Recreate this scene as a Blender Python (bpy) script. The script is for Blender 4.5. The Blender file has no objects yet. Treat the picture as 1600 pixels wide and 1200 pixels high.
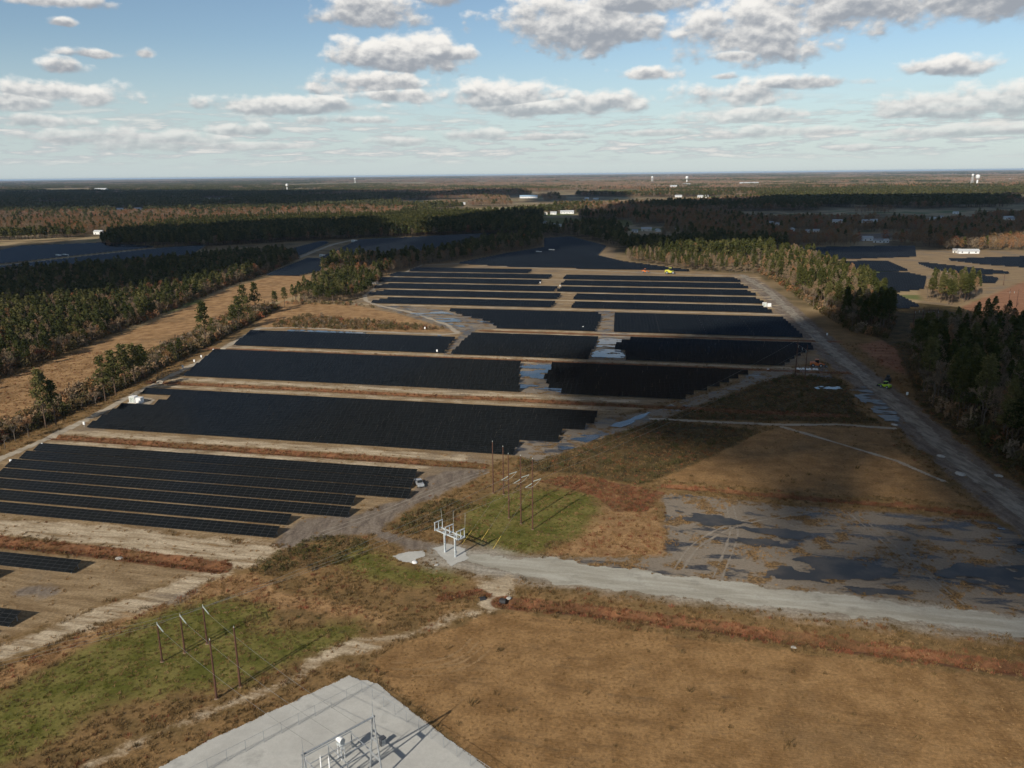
import bpy, bmesh, math, random
import numpy as np
from mathutils import Vector, Matrix

# ------------------------------------------------------------------ camera, sky, sun, exposure
SC = bpy.context.scene
COL = SC.collection
cam_data = bpy.data.cameras.new("camera")
cam_data.sensor_width = 36.0
cam_data.lens = 36.0 * 1250.0 / 1600.0
cam_data.clip_start = 0.5
cam_data.clip_end = 120000.0
cam = bpy.data.objects.new("camera", cam_data)
COL.objects.link(cam)
CAM_H = 90.0                                     # the drone hovers 90 m above the ground
PITCH = math.atan(328.0 / 1250.0)                # looking down
ROLL = math.atan(17.0 / 1600.0)
_f = Vector((0, math.cos(PITCH), -math.sin(PITCH)))
_r = Vector((1, 0, 0)); _u = _r.cross(_f)
_r2 = _r * math.cos(ROLL) - _u * math.sin(ROLL); _u2 = _u * math.cos(ROLL) + _r * math.sin(ROLL)
cam.matrix_world = Matrix(((_r2.x, _u2.x, -_f.x, 0), (_r2.y, _u2.y, -_f.y, 0), (_r2.z, _u2.z, -_f.z, CAM_H), (0, 0, 0, 1)))
SC.camera = cam

SUN_EL = math.radians(30.0)
SUN_AZ = math.radians(235.0)                     # direction towards the sun, counted from +X
SUN_DIR = Vector((math.cos(SUN_EL) * math.cos(SUN_AZ), math.cos(SUN_EL) * math.sin(SUN_AZ), math.sin(SUN_EL)))
sun_data = bpy.data.lights.new("sun", 'SUN')
sun_data.energy = 5.0
sun_data.angle = math.radians(0.55)
sun_data.color = (1.0, 0.92, 0.80)
sun = bpy.data.objects.new("sun", sun_data)
sun.rotation_euler = SUN_DIR.to_track_quat('Z', 'Y').to_euler()
sun.location = SUN_DIR * 3000
COL.objects.link(sun)

SC.view_settings.view_transform = 'Standard'
SC.view_settings.look = 'None'
SC.view_settings.exposure = 0.0
SC.view_settings.gamma = 1.0
SC.view_settings.use_curve_mapping = False
SC.cycles.max_bounces = 5
SC.cycles.diffuse_bounces = 2
SC.cycles.glossy_bounces = 2
SC.cycles.transparent_max_bounces = 6
SC.cycles.volume_bounces = 0
SC.cycles.use_denoising = True
SC.cycles.adaptive_threshold = 0.02
SC.render.filter_size = 1.3 if hasattr(SC.render, 'filter_size') else 1.5


class NT:
    """small helper round a node tree"""
    def __init__(s, tree, clear=True):
        s.t = tree
        if clear:
            tree.nodes.clear()
    def n(s, typ, ins=None, **props):
        nd = s.t.nodes.new(typ)
        for k, v in props.items():
            setattr(nd, k, v)
        for k, v in (ins or {}).items():
            s.put(nd.inputs[k], v)
        return nd
    def put(s, sock, v):
        if isinstance(v, bpy.types.NodeSocket):
            s.t.links.new(v, sock)
        elif isinstance(v, bpy.types.Node):
            s.t.links.new(v.outputs[0], sock)
        elif isinstance(v, tuple) and len(v) == 3 and sock.type == 'RGBA':
            sock.default_value = (*v, 1)
        else:
            sock.default_value = v
    def m(s, op, a, b=0.0, c=0.0, clamp=False):
        nd = s.t.nodes.new('ShaderNodeMath'); nd.operation = op; nd.use_clamp = clamp
        s.put(nd.inputs[0], a); s.put(nd.inputs[1], b); s.put(nd.inputs[2], c)
        return nd.outputs[0]
    def mix(s, f, a, b, typ='MIX'):
        nd = s.t.nodes.new('ShaderNodeMix'); nd.data_type = 'RGBA'; nd.blend_type = typ
        s.put(nd.inputs[0], f); s.put(nd.inputs[6], a); s.put(nd.inputs[7], b)
        return nd.outputs[2]
    def fmix(s, f, a, b):
        nd = s.t.nodes.new('ShaderNodeMix'); nd.data_type = 'FLOAT'
        s.put(nd.inputs[0], f); s.put(nd.inputs[2], a); s.put(nd.inputs[3], b)
        return nd.outputs[0]
    def ss(s, v, lo, hi, a=0.0, b=1.0):
        nd = s.t.nodes.new('ShaderNodeMapRange'); nd.interpolation_type = 'SMOOTHSTEP'
        s.put(nd.inputs[0], v); s.put(nd.inputs[1], lo); s.put(nd.inputs[2], hi); s.put(nd.inputs[3], a); s.put(nd.inputs[4], b)
        return nd.outputs[0]
    def noise(s, vec, scale, detail=4.0, rough=0.55, dist=0.0):
        return s.n('ShaderNodeTexNoise', {'Vector': vec, 'Scale': scale, 'Detail': detail, 'Roughness': rough, 'Distortion': dist}).outputs['Fac']


# ------------------------------------------------------------------ world: daylight sky with fair-weather cumulus
world = bpy.data.worlds.new("World")
SC.world = world
world.use_nodes = True
w = NT(world.node_tree)
sky = w.n('ShaderNodeTexSky', sky_type='NISHITA', sun_disc=False, sun_elevation=SUN_EL,
          sun_rotation=math.radians(90.0) - SUN_AZ, altitude=100.0, air_density=1.0, dust_density=0.15, ozone_density=1.6)
tc = w.n('ShaderNodeTexCoord')
sep = w.n('ShaderNodeSeparateXYZ', {0: tc.outputs['Generated']})
dx, dy, dz = sep.outputs
AZ = w.m('MULTIPLY', w.m('ARCTAN2', dx, dy), 57.29578)           # degrees clockwise from +Y
EL = w.m('MULTIPLY', w.m('ARCSINE', dz), 57.29578)
# billow coordinates: nearly isotropic in the low sky
bil = w.n('ShaderNodeCombineXYZ', {0: AZ, 1: w.m('MULTIPLY', EL, 1.55), 2: 3.1}).outputs[0]
bil_lit = w.n('ShaderNodeVectorMath', {0: bil, 1: (-0.16, 0.62, 0.0)}, operation='ADD').outputs[0]
nA = w.noise(bil, 0.21, 9.0, 0.58)
nB = w.noise(bil, 0.75, 7.0, 0.60)
nAl = w.noise(bil_lit, 0.21, 6.0, 0.58)
nBl = w.noise(bil_lit, 0.75, 5.0, 0.60)
def puffs(vec, sc):
    v = w.n('ShaderNodeTexVoronoi', {'Vector': vec, 'Scale': sc, 'Smoothness': 0.35}, feature='SMOOTH_F1', voronoi_dimensions='2D')
    return w.m('SUBTRACT', 0.45, v.outputs['Distance'])
warp = w.n('ShaderNodeVectorMath', {0: bil, 1: w.n('ShaderNodeVectorMath', {0: w.n('ShaderNodeTexNoise', {'Vector': bil, 'Scale': 0.9, 'Detail': 3.0}).outputs['Color'], 1: (1.1, 1.1, 0.0)}, operation='MULTIPLY').outputs[0]}, operation='ADD').outputs[0]
warp_lit = w.n('ShaderNodeVectorMath', {0: warp, 1: (-0.12, 0.42, 0.0)}, operation='ADD').outputs[0]
pA, pAl = puffs(warp, 0.62), puffs(warp_lit, 0.62)
pB, pBl = puffs(warp, 1.6), puffs(warp_lit, 1.6)
CUMULUS = [(-8.96, 10.15, 3.90, 1.38), (-4.34, 11.25, 1.83, 0.92), (4.48, 9.44, 6.19, 2.57), (8.01, 10.61, 5.04, 1.19), (15.99, 8.37, 5.59, 2.66), (21.56, 9.64, 7.79, 2.38), (27.46, 9.48, 8.71, 1.93), (14.88, 7.18, 2.20, 0.64), (-7.43, 7.50, 4.95, 1.56), (-4.46, 7.71, 2.52, 0.64), (-9.19, 5.84, 4.49, 1.19), (-7.96, 5.13, 3.90, 0.73), (-13.85, 4.45, 6.88, 0.69), (-10.16, 3.59, 3.58, 0.41), (-27.31, 6.29, 1.83, 0.78), (-27.99, 4.95, 4.58, 1.10), (-30.37, 4.34, 3.21, 0.83), (-27.80, 9.89, 3.21, 0.46), (-22.89, 7.34, 0.83, 0.55), (-25.31, 7.20, 2.52, 0.41), (-27.13, 8.83, 0.83, 0.32), (-0.01, 5.02, 3.90, 1.19), (2.37, 4.34, 5.04, 0.64), (6.90, 4.51, 3.30, 1.01), (9.18, 6.29, 2.66, 0.60), (15.02, 4.78, 4.35, 1.19), (19.69, 5.37, 5.04, 0.60), (16.30, 3.55, 5.73, 0.64), (26.87, 5.87, 2.93, 0.69), (26.08, 3.67, 6.19, 1.10), (31.07, 3.72, 1.83, 1.19), (14.14, 5.98, 1.15, 0.37), (-29.05, 3.30, 3.21, 0.60), (-27.32, 2.41, 5.04, 0.73), (-17.60, 2.88, 2.66, 0.50), (-23.05, 2.18, 5.96, 0.78), (-2.45, 2.56, 2.20, 0.50), (-7.68, 2.18, 2.84, 0.41), (19.15, 2.49, 5.73, 0.50), (3.25, 2.42, 3.21, 0.28), (10.15, 2.56, 3.67, 0.32), (27.63, 2.21, 5.50, 0.50), (30.63, 2.14, 2.29, 0.41), (-16.89, 1.96, 5.04, 0.37), (22.31, 1.39, 1.83, 0.28)]
M = None
for (a, e, ha, he) in CUMULUS:
    qx = w.m('DIVIDE', w.m('SUBTRACT', AZ, a), ha * 1.12)
    qy = w.m('DIVIDE', w.m('SUBTRACT', EL, e), he * 1.12)
    below = w.m('MULTIPLY', w.m('MINIMUM', qy, 0.0), 0.35)          # flatter bases
    qq = w.m('ADD', qy, below)
    d = w.m('SUBTRACT', 1.0, w.m('SQRT', w.m('ADD', w.m('MULTIPLY', qx, qx), w.m('MULTIPLY', qq, qq))))
    t = qy
    if M is None:
        M, T = d, t
    else:
        k = w.ss(w.m('SUBTRACT', d, M), -0.12, 0.12)
        M = w.m('SMOOTH_MAX', d, M, 0.12)
        T = w.fmix(k, T, t)
# the same kind of cloud goes on round the rest of the sky
out = w.m('MAXIMUM', w.ss(w.m('ABSOLUTE', AZ), 33.0, 40.0), w.ss(EL, 12.5, 16.0))
gen = w.n('ShaderNodeVectorMath', {0: tc.outputs['Generated'], 1: w.n('ShaderNodeCombineXYZ', {0: 1.0, 1: 1.0, 2: 2.2}).outputs[0]}, operation='MULTIPLY').outputs[0]
nG = w.noise(gen, 4.2, 3.0, 0.5)
Mg = w.m('MULTIPLY', w.m('SUBTRACT', nG, 0.60), 6.0)
M = w.fmix(out, M, Mg)
T = w.fmix(out, T, w.m('MULTIPLY', w.m('SUBTRACT', nB, 0.5), 2.0))
turb = w.m('ADD', w.m('MULTIPLY', w.m('SUBTRACT', nA, 0.5), 1.9), w.m('MULTIPLY', w.m('SUBTRACT', nB, 0.5), 0.8))
turb = w.m('ADD', turb, w.m('ADD', w.m('MULTIPLY', pA, 0.42), w.m('MULTIPLY', pB, 0.16)))
dens = w.m('ADD', M, turb)
DM = w.ss(dens, 0.02, 0.52)
# thin low banks near the horizon, seen edge-on
strat = w.n('ShaderNodeCombineXYZ', {0: w.m('MULTIPLY', AZ, 0.36), 1: w.m('MULTIPLY', EL, 2.7), 2: 9.0}).outputs[0]
nS = w.noise(strat, 0.9, 9.0, 0.62)
sband = w.m('MULTIPLY', w.ss(EL, 0.35, 1.4), w.ss(EL, 5.4, 2.4))
DS = w.m('MULTIPLY', w.ss(nS, 0.455, 0.58), w.m('MULTIPLY', sband, 0.90))
lift = w.m('ADD', w.m('MULTIPLY', w.m('SUBTRACT', nA, nAl), 2.6), w.m('MULTIPLY', w.m('SUBTRACT', nB, nBl), 0.5))
lift = w.m('ADD', lift, w.m('ADD', w.m('MULTIPLY', w.m('SUBTRACT', pA, pAl), 0.45), w.m('MULTIPLY', w.m('SUBTRACT', pB, pBl), 0.16)))
lit = w.m('ADD', w.m('ADD', 0.55, w.m('MULTIPLY', T, 0.62)), lift)
thick = w.ss(dens, 0.1, 1.1)
lit = w.m('SUBTRACT', lit, w.m('MULTIPLY', thick, 0.16))
lit = w.m('SUBTRACT', lit, w.ss(EL, 7.5, 13.0, 0.0, 0.20))        # high clouds show their shaded bases
lit = w.ss(lit, 0.05, 1.0)
low = w.ss(EL, 6.5, 0.5)
ccol = w.mix(lit, (0.34, 0.365, 0.405), (0.95, 0.92, 0.87))
ccol = w.mix(w.m('MULTIPLY', low, 0.45), ccol, (0.55, 0.60, 0.60))
scol = w.mix(w.ss(nS, 0.50, 0.68), (0.47, 0.52, 0.55), (0.78, 0.765, 0.73))
skyc = w.mix(1.0, sky.outputs[0], (0.96, 1.0, 1.02), 'MULTIPLY')
skyc = w.mix(w.ss(EL, 9.0, -0.5, 0.0, 0.85), skyc, (5.5, 6.5, 7.0))
b_sky = w.n('ShaderNodeBackground', {'Color': skyc, 'Strength': 0.095})
b_cl = w.n('ShaderNodeBackground', {'Color': ccol, 'Strength': 1.0})
b_st = w.n('ShaderNodeBackground', {'Color': scol, 'Strength': 1.0})
up = w.ss(EL, 0.05, 0.5)
mx = w.n('ShaderNodeMixShader', {0: w.m('MULTIPLY', DS, up), 1: b_sky.outputs[0], 2: b_st.outputs[0]})
mx2 = w.n('ShaderNodeMixShader', {0: w.m('MULTIPLY', w.m('MULTIPLY', DM, w.fmix(low, 0.97, 0.66)), up), 1: mx.outputs[0], 2: b_cl.outputs[0]})
w.n('ShaderNodeOutputWorld', {0: mx2.outputs[0]})

# ------------------------------------------------------------------ small tools
RNG = np.random.default_rng(11)
random.seed(5)
TH = math.radians(-12.4)                         # panel rows run along this direction (due east)
CU, SU = math.cos(TH), math.sin(TH)
def uv2xy(u, v):
    return (u * CU - v * SU, u * SU + v * CU)
def xy2uv(x, y):
    return (x * CU + y * SU, -x * SU + y * CU)

def tag(o, label=None, cat=None, group=None, kind=None):
    if label: o["label"] = label
    if cat: o["category"] = cat
    if group: o["group"] = group
    if kind: o["kind"] = kind
    return o
def link(o, parent=None):
    COL.objects.link(o)
    if parent is not None:
        o.parent = parent
    return o
def empty(name, loc=(0, 0, 0), rz=0.0):
    o = bpy.data.objects.new(name, None)
    o.empty_display_size = 0.5
    o.location = loc; o.rotation_euler = (0, 0, rz)
    return link(o)
def mesh_from(name, verts, faces, mats, mat_idx=None, smooth=False):
    me = bpy.data.meshes.new(name)
    me.from_pydata([tuple(map(float, v)) for v in verts], [], [tuple(map(int, f)) for f in faces])
    for m_ in (mats if isinstance(mats, (list, tuple)) else [mats]):
        me.materials.append(m_)
    if mat_idx is not None:
        me.polygons.foreach_set('material_index', np.asarray(mat_idx, np.int32))
    if smooth:
        me.polygons.foreach_set('use_smooth', np.ones(len(me.polygons), bool))
    me.update()
    return me
def fast_mesh(name, V, Q, mats, k=4, mi=None, smooth=False):
    """V (n,3), Q (m,k) numpy"""
    me = bpy.data.meshes.new(name)
    V = np.asarray(V, np.float32); Q = np.asarray(Q, np.int32)
    me.vertices.add(len(V)); me.vertices.foreach_set('co', V.ravel())
    me.loops.add(Q.size); me.loops.foreach_set('vertex_index', Q.ravel())
    me.polygons.add(len(Q)); me.polygons.foreach_set('loop_start', np.arange(0, Q.size, k, dtype=np.int32))
    for m_ in (mats if isinstance(mats, (list, tuple)) else [mats]):
        me.materials.append(m_)
    if mi is not None:
        me.polygons.foreach_set('material_index', np.asarray(mi, np.int32))
    if smooth:
        me.polygons.foreach_set('use_smooth', np.ones(len(Q), bool))
    me.update(calc_edges=True)
    me.validate()
    return me

class MB:
    """collects boxes, tubes and prisms; build() makes ONE mesh object"""
    def __init__(s):
        s.v = []; s.f = []; s.mi = []
    def add(s, vs, fs, mi=0):
        b = len(s.v); s.v += vs; s.f += [tuple(i + b for i in f) for f in fs]; s.mi += [mi] * len(fs); return s
    def box(s, c, d, rz=0.0, mi=0, taper=1.0):
        hx, hy, hz = d[0] / 2, d[1] / 2, d[2] / 2
        vs = []
        for sz, k in ((-1, 1.0), (1, taper)):
            for sx, sy in ((-1, -1), (1, -1), (1, 1), (-1, 1)):
                x, y = sx * hx * k, sy * hy * k
                vs.append((c[0] + x * math.cos(rz) - y * math.sin(rz), c[1] + x * math.sin(rz) + y * math.cos(rz), c[2] + sz * hz))
        return s.add(vs, [(3, 2, 1, 0), (4, 5, 6, 7), (0, 1, 5, 4), (1, 2, 6, 5), (2, 3, 7, 6), (3, 0, 4, 7)], mi)
    def tube(s, a, b, r0, r1=None, n=6, mi=0, caps=True):
        r1 = r0 if r1 is None else r1
        a = Vector(a); b = Vector(b); d = (b - a)
        if d.length < 1e-6: return s
        d.normalize()
        p = d.orthogonal().normalized(); q = d.cross(p)
        vs = []
        for c, r in ((a, r0), (b, r1)):
            for i in range(n):
                t = 2 * math.pi * i / n
                vs.append(tuple(c + p * (r * math.cos(t)) + q * (r * math.sin(t))))
        fs = [(i, (i + 1) % n, n + (i + 1) % n, n + i) for i in range(n)]
        if caps:
            fs += [tuple(reversed(range(n))), tuple(range(n, 2 * n))]
        return s.add(vs, fs, mi)
    def path(s, pts, r, n=5, mi=0):
        for a, b in zip(pts[:-1], pts[1:]):
            s.tube(a, b, r, r, n, mi)
        return s
    def prism(s, prof, y0, y1, mi=0):
        """profile in (x,z) extruded along y"""
        n = len(prof)
        vs = [(x, y0, z) for x, z in prof] + [(x, y1, z) for x, z in prof]
        fs = [tuple(range(n)), tuple(reversed(range(n, 2 * n)))] + [((i + 1) % n, i, n + i, n + (i + 1) % n) for i in range(n)]
        return s.add(vs, fs, mi)
    def mesh(s, name, mats, smooth=False):
        return mesh_from(name, s.v, s.f, mats, s.mi, smooth)
    def build(s, name, mats, parent=None, loc=None, rz=0.0, smooth=False):
        o = bpy.data.objects.new(name, s.mesh(name, mats, smooth))
        if loc is not None: o.location = loc
        o.rotation_euler = (0, 0, rz)
        return link(o, parent)

def vnoise(x, y, seed=0):
    xi = np.floor(x).astype(np.int64); yi = np.floor(y).astype(np.int64)
    fx = x - xi; fy = y - yi
    fx = fx * fx * (3 - 2 * fx); fy = fy * fy * (3 - 2 * fy)
    def h(a, b):
        n = (a * 374761393 + b * 668265263 + seed * 1442695041) & 0xFFFFFFFF
        n = ((n ^ (n >> 13)) * 1274126177) & 0xFFFFFFFF
        n = n ^ (n >> 16)
        return (n & 0xFFFF) / 65535.0
    return (h(xi, yi) * (1 - fx) + h(xi + 1, yi) * fx) * (1 - fy) + (h(xi, yi + 1) * (1 - fx) + h(xi + 1, yi + 1) * fx) * fy
def fbm(x, y, sc, octv=4, seed=0):
    s = np.zeros_like(np.asarray(x, float)); a = 0.5; tot = 0
    for o in range(octv):
        s += a * vnoise(x / sc + 17.3 * o, y / sc - 9.1 * o, seed + o); tot += a; a *= 0.55; sc *= 0.48
    return s / tot
BIGNEG = -60.0
def sd_poly(poly, X, Y, margin=40.0):
    P_ = np.asarray(poly, float)
    R = np.full(X.shape, BIGNEG)
    lo = P_.min(0) - margin; hi = P_.max(0) + margin
    m = (X > lo[0]) & (X < hi[0]) & (Y > lo[1]) & (Y < hi[1])
    if not m.any(): return R
    x = X[m]; y = Y[m]
    d = np.full(x.shape, 1e9); ins = np.zeros(x.shape, bool)
    for (x0, y0), (x1, y1) in zip(P_, np.roll(P_, -1, 0)):
        ex, ey = x1 - x0, y1 - y0
        t = np.clip(((x - x0) * ex + (y - y0) * ey) / (ex * ex + ey * ey + 1e-9), 0, 1)
        d = np.minimum(d, (x - x0 - t * ex) ** 2 + (y - y0 - t * ey) ** 2)
        c = ((y0 <= y) & (y1 > y)) | ((y1 <= y) & (y0 > y))
        ins ^= c & (x < x0 + (y - y0) / (ey if abs(ey) > 1e-9 else 1e-9) * ex)
    R[m] = np.where(ins, 1, -1) * np.sqrt(d)
    return R
def sd_line(pts, hw, X, Y, margin=40.0):
    P_ = np.asarray(pts, float)
    R = np.full(X.shape, BIGNEG)
    lo = P_.min(0) - margin; hi = P_.max(0) + margin
    m = (X > lo[0]) & (X < hi[0]) & (Y > lo[1]) & (Y < hi[1])
    if not m.any(): return R
    x = X[m]; y = Y[m]; d = np.full(x.shape, 1e9)
    for (x0, y0), (x1, y1) in zip(P_[:-1], P_[1:]):
        ex, ey = x1 - x0, y1 - y0
        t = np.clip(((x - x0) * ex + (y - y0) * ey) / (ex * ex + ey * ey + 1e-9), 0, 1)
        d = np.minimum(d, (x - x0 - t * ex) ** 2 + (y - y0 - t * ey) ** 2)
    R[m] = hw - np.sqrt(d)
    return R
def uvline(v, u0, u1):
    return [uv2xy(u0, v), uv2xy(u1, v)]

# ------------------------------------------------------------------ the lie of the land (ground metres)
POLY = {
 'tan': [[(-28.1, 134.5), (-21, 141.9), (-13.6, 145.3), (-5.9, 151.3), (-0.5, 151.9), (25.5, 144.5), (55.1, 136.1), (92.3, 126.4), (119.9, 117.9), (97.8, 92), (-0.7, 93.4), (-4.7, 106), (-11.2, 113.5), (-18.7, 122.8)],
         [(88.7, 271), (102.8, 278.8), (136, 274.6), (128.3, 253.2), (127.6, 226.9), (127.1, 205.2), (108.6, 211.1), (74.5, 218.2), (49.8, 225.5), (46.7, 229.2), (67.2, 248.8)]],
 'green': [[(-91.7, 113.2), (-93.1, 125.9), (-90, 132.5), (-83.1, 143.1), (-75.2, 155.3), (-65.4, 158.8), (-55, 157), (-51.5, 152.2), (-53, 146.1), (-43.8, 145.9), (-33.4, 149.8), (-31.3, 145.6), (-38, 137.8), (-44.4, 133.7), (-49.8, 127.9), (-58.7, 126.6), (-66.1, 124.8), (-73.4, 121.1), (-78, 111.5), (-81.6, 107.2), (-85, 103.1)],
           [(-7.8, 215.7), (9.2, 221.5), (23.8, 216.2), (23.4, 203.5), (16, 188.4), (7.4, 180), (-2, 178.9), (-9.3, 183.9), (-14.5, 190.3), (-12.7, 204.4)],
           [(-44.4, 179.2), (-37.7, 186), (-27.9, 173.2), (-15.6, 171.9), (-13, 166.6), (-23.7, 163.9), (-36.2, 168.6)],
           [(3.6, 1693.8), (110.2, 1697.5), (236.1, 1601.8), (218.5, 1442.2), (112.2, 1389.8), (3, 1460.7)], [(148.6, 1158.6), (266.5, 1154.2), (256.5, 1037.6), (154.2, 1012.7)], [(-494.5, 1584.7), (-473.6, 1689.5), (-414.9, 1856.5), (-375.3, 1694.5), (-423.6, 1552.4)],
           [(76.4, 4236), (696.6, 4407), (607, 3838), (69, 3827)]],
 'mud': [[(-60.2, 185.1), (-60.3, 191.4), (-57.6, 200.5), (-43.4, 203.1), (-30, 216.3), (-27.9, 231.4), (-22.3, 235.1), (-8, 237.4), (-11.7, 229.3), (-20.9, 218.4), (-31.9, 202.8), (-33.9, 192.7), (-16.4, 183), (-16.9, 178.5), (-25.8, 181.5), (-37.8, 190.9), (-46.7, 190), (-58, 182.9)],
         [(-81.3, 154.8), (-80.3, 162.2), (-76.5, 167.1), (-71.3, 164), (-73.3, 157.3)], [(-113.1, 162.9), (-108.9, 165.7), (-102.8, 162.7), (-105.1, 159.1)], [(497.2, 1183.1), (569.8, 1198.5), (559.6, 1102.2), (443.7, 1053.4)]],
 'sand': [[(-154.6, 208.1), (-141.5, 204.3), (-102.5, 196.4), (-62, 185.9), (-57.6, 181.5), (-62.7, 173.6), (-68.9, 172.8), (-86.6, 178.8), (-115.6, 189), (-134.9, 193.6), (-146.7, 196.3)],
          [(-63.2, 181.7), (-64.7, 174), (-69.8, 166.9), (-76.9, 155.8), (-89.8, 146), (-99.6, 136.4), (-104.4, 132.4), (-106.9, 136.1), (-102.6, 141.2), (-94.8, 150.5), (-81.4, 163.1), (-69.6, 175.1)],
          [(-7.1, 166.5), (-0.5, 167.9), (-0.1, 159.1), (-4.9, 152), (-8.1, 155.2)],
          [(-40, 135.7), (-31.3, 142.1), (-25.6, 142.5), (-27, 139.4), (-35.1, 135.7), (-40.5, 132.7)]],
 'rust': [[(7.4, 226.7), (19.4, 231.7), (37.5, 220.7), (44.3, 216.6), (36.5, 203.2), (27.7, 203.4), (23.6, 214.8)]],
 'gold': [[(-226.5, 294.3), (-235.9, 357.5), (-233.5, 420.5), (-231.1, 510.7), (-235.3, 670.1), (-222.3, 756.8), (-166.9, 752), (-164.2, 664.6), (-171.8, 595.6), (-191.4, 567.1), (-183.5, 471.4), (-181.2, 402.6), (-188.4, 339.8), (-181.5, 284.8), (-182.6, 250.4)],
          [(-171.8, 595.6), (-109.2, 567.4), (-77, 532.8), (-47.2, 488.7), (-33.8, 467.1), (-75.7, 467.4), (-148.2, 481.7), (-161.6, 499.8)],
          [(23.8, 207.9), (37.6, 209.8), (40.3, 190.9), (36.6, 175.9), (21.2, 176.3), (7.4, 179.3), (16.9, 189.6)], [(-619.5, 1586.1), (-501.2, 1606.5), (-436.4, 1554.6), (-452.2, 1447), (-561.2, 1464.4)],
          [(-68.6, 167.8), (-60.8, 171.4), (-53.5, 161.7), (-33.6, 154.4), (-27.2, 148.7), (-32.7, 149.8), (-51.6, 154.8), (-64.6, 160.5), (-79.5, 146.6), (-94.3, 127.7), (-98.9, 124.1), (-102, 128.8), (-97.3, 132.7), (-82.4, 152.8)]],
 'dark': [[(-0.3, 236.1), (6.2, 253.9), (36.9, 275.7), (57.6, 287.5), (89.2, 272.4), (67.2, 248.8), (46.9, 230.3), (37.8, 222.7), (19.5, 232.7)],
          [(61.1, 293.1), (98, 328.2), (124.3, 358.8), (147, 364), (145.1, 336.9), (134.3, 298.1), (136.1, 279.9), (104.6, 284.2), (57.8, 288.3)],
          [(214.4, 540.4), (200, 406.8), (158.8, 297.2), (149.6, 218.6), (172.4, 199.6), (274.8, 331.5), (302.9, 534.5), (273.8, 564.7)]],
 'wet': [[(42.9, 214.3), (48, 216.5), (71.3, 208), (103.7, 200.6), (127.9, 194.6), (129.6, 181.3), (164.7, 170.4), (137.8, 138.9), (106.4, 149), (82.9, 156), (57, 162.2), (36.4, 167.1), (10.2, 173.9), (15.1, 177.1), (36.9, 177.3)],
         [(-0.2, 250.9), (1.1, 262.6), (17.8, 274.9), (32.4, 288.4), (55.2, 301.1), (98.2, 338.9), (111.9, 361.8), (150.5, 373), (143.9, 348.3), (128.9, 354.9), (106.5, 338.5), (64.3, 296.4), (33.7, 268.5), (16.9, 252.9), (7, 243.4)],
         [(2.7, 327.9), (3.3, 385.2), (30.1, 384), (17.6, 353.8), (24.2, 324)], [(36.9, 389.3), (51.8, 458.4), (71, 457.3), (57.1, 385.5)],
         [(-36.2, 403), (-29.5, 402.7), (-20.8, 472.4), (0.4, 475.3), (-7.7, 504.3), (-43.4, 543.7), (-72.3, 564.9), (-97.6, 566.6), (-42.8, 484.1), (-29, 462.9)], [(48.5, 462.5), (56.1, 537.3), (70.7, 536.4), (60.2, 454.1)]],
 'red': [[(225.1, 445), (257.3, 495.1), (302.9, 534.5), (422.6, 657.6), (500.7, 694), (352.9, 482.5), (326.2, 502.6), (278.1, 461.5), (251.2, 453.1)], [(183.8, 415.6), (228.7, 448.6), (180.6, 346.7), (176.1, 365.3)]],
 'farm': [[(-178.8, 238.6), (-167.3, 268.1), (-163.7, 347.6), (-157.5, 486.4), (-144.6, 875.2), (-70.1, 901.7), (51.6, 1248.2), (137.7, 1072.4), (111.9, 869), (170.3, 757.3), (222, 718.2), (184.2, 492.7), (158.7, 386.3), (104.1, 350), (30.8, 283.6), (-0.2, 249.7), (-30, 216.3), (-60.2, 185.1), (-157.7, 207.3)],
          [(348.4, 971.9), (580.8, 912.1), (610.1, 850.4), (472.5, 653.6), (422.6, 657.6), (254, 488.5), (249.3, 512.3), (291.4, 563.5), (354.2, 706.7), (324.2, 827.9)], [(-145.4, 173.5), (-98.6, 171.6), (-100.3, 178.1), (-157.5, 190)], [(-112.5, 137.1), (-98.9, 148.1), (-86.2, 160.9), (-69.5, 172.5), (-102.4, 179.1), (-147.8, 187.9)]],
}
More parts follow.
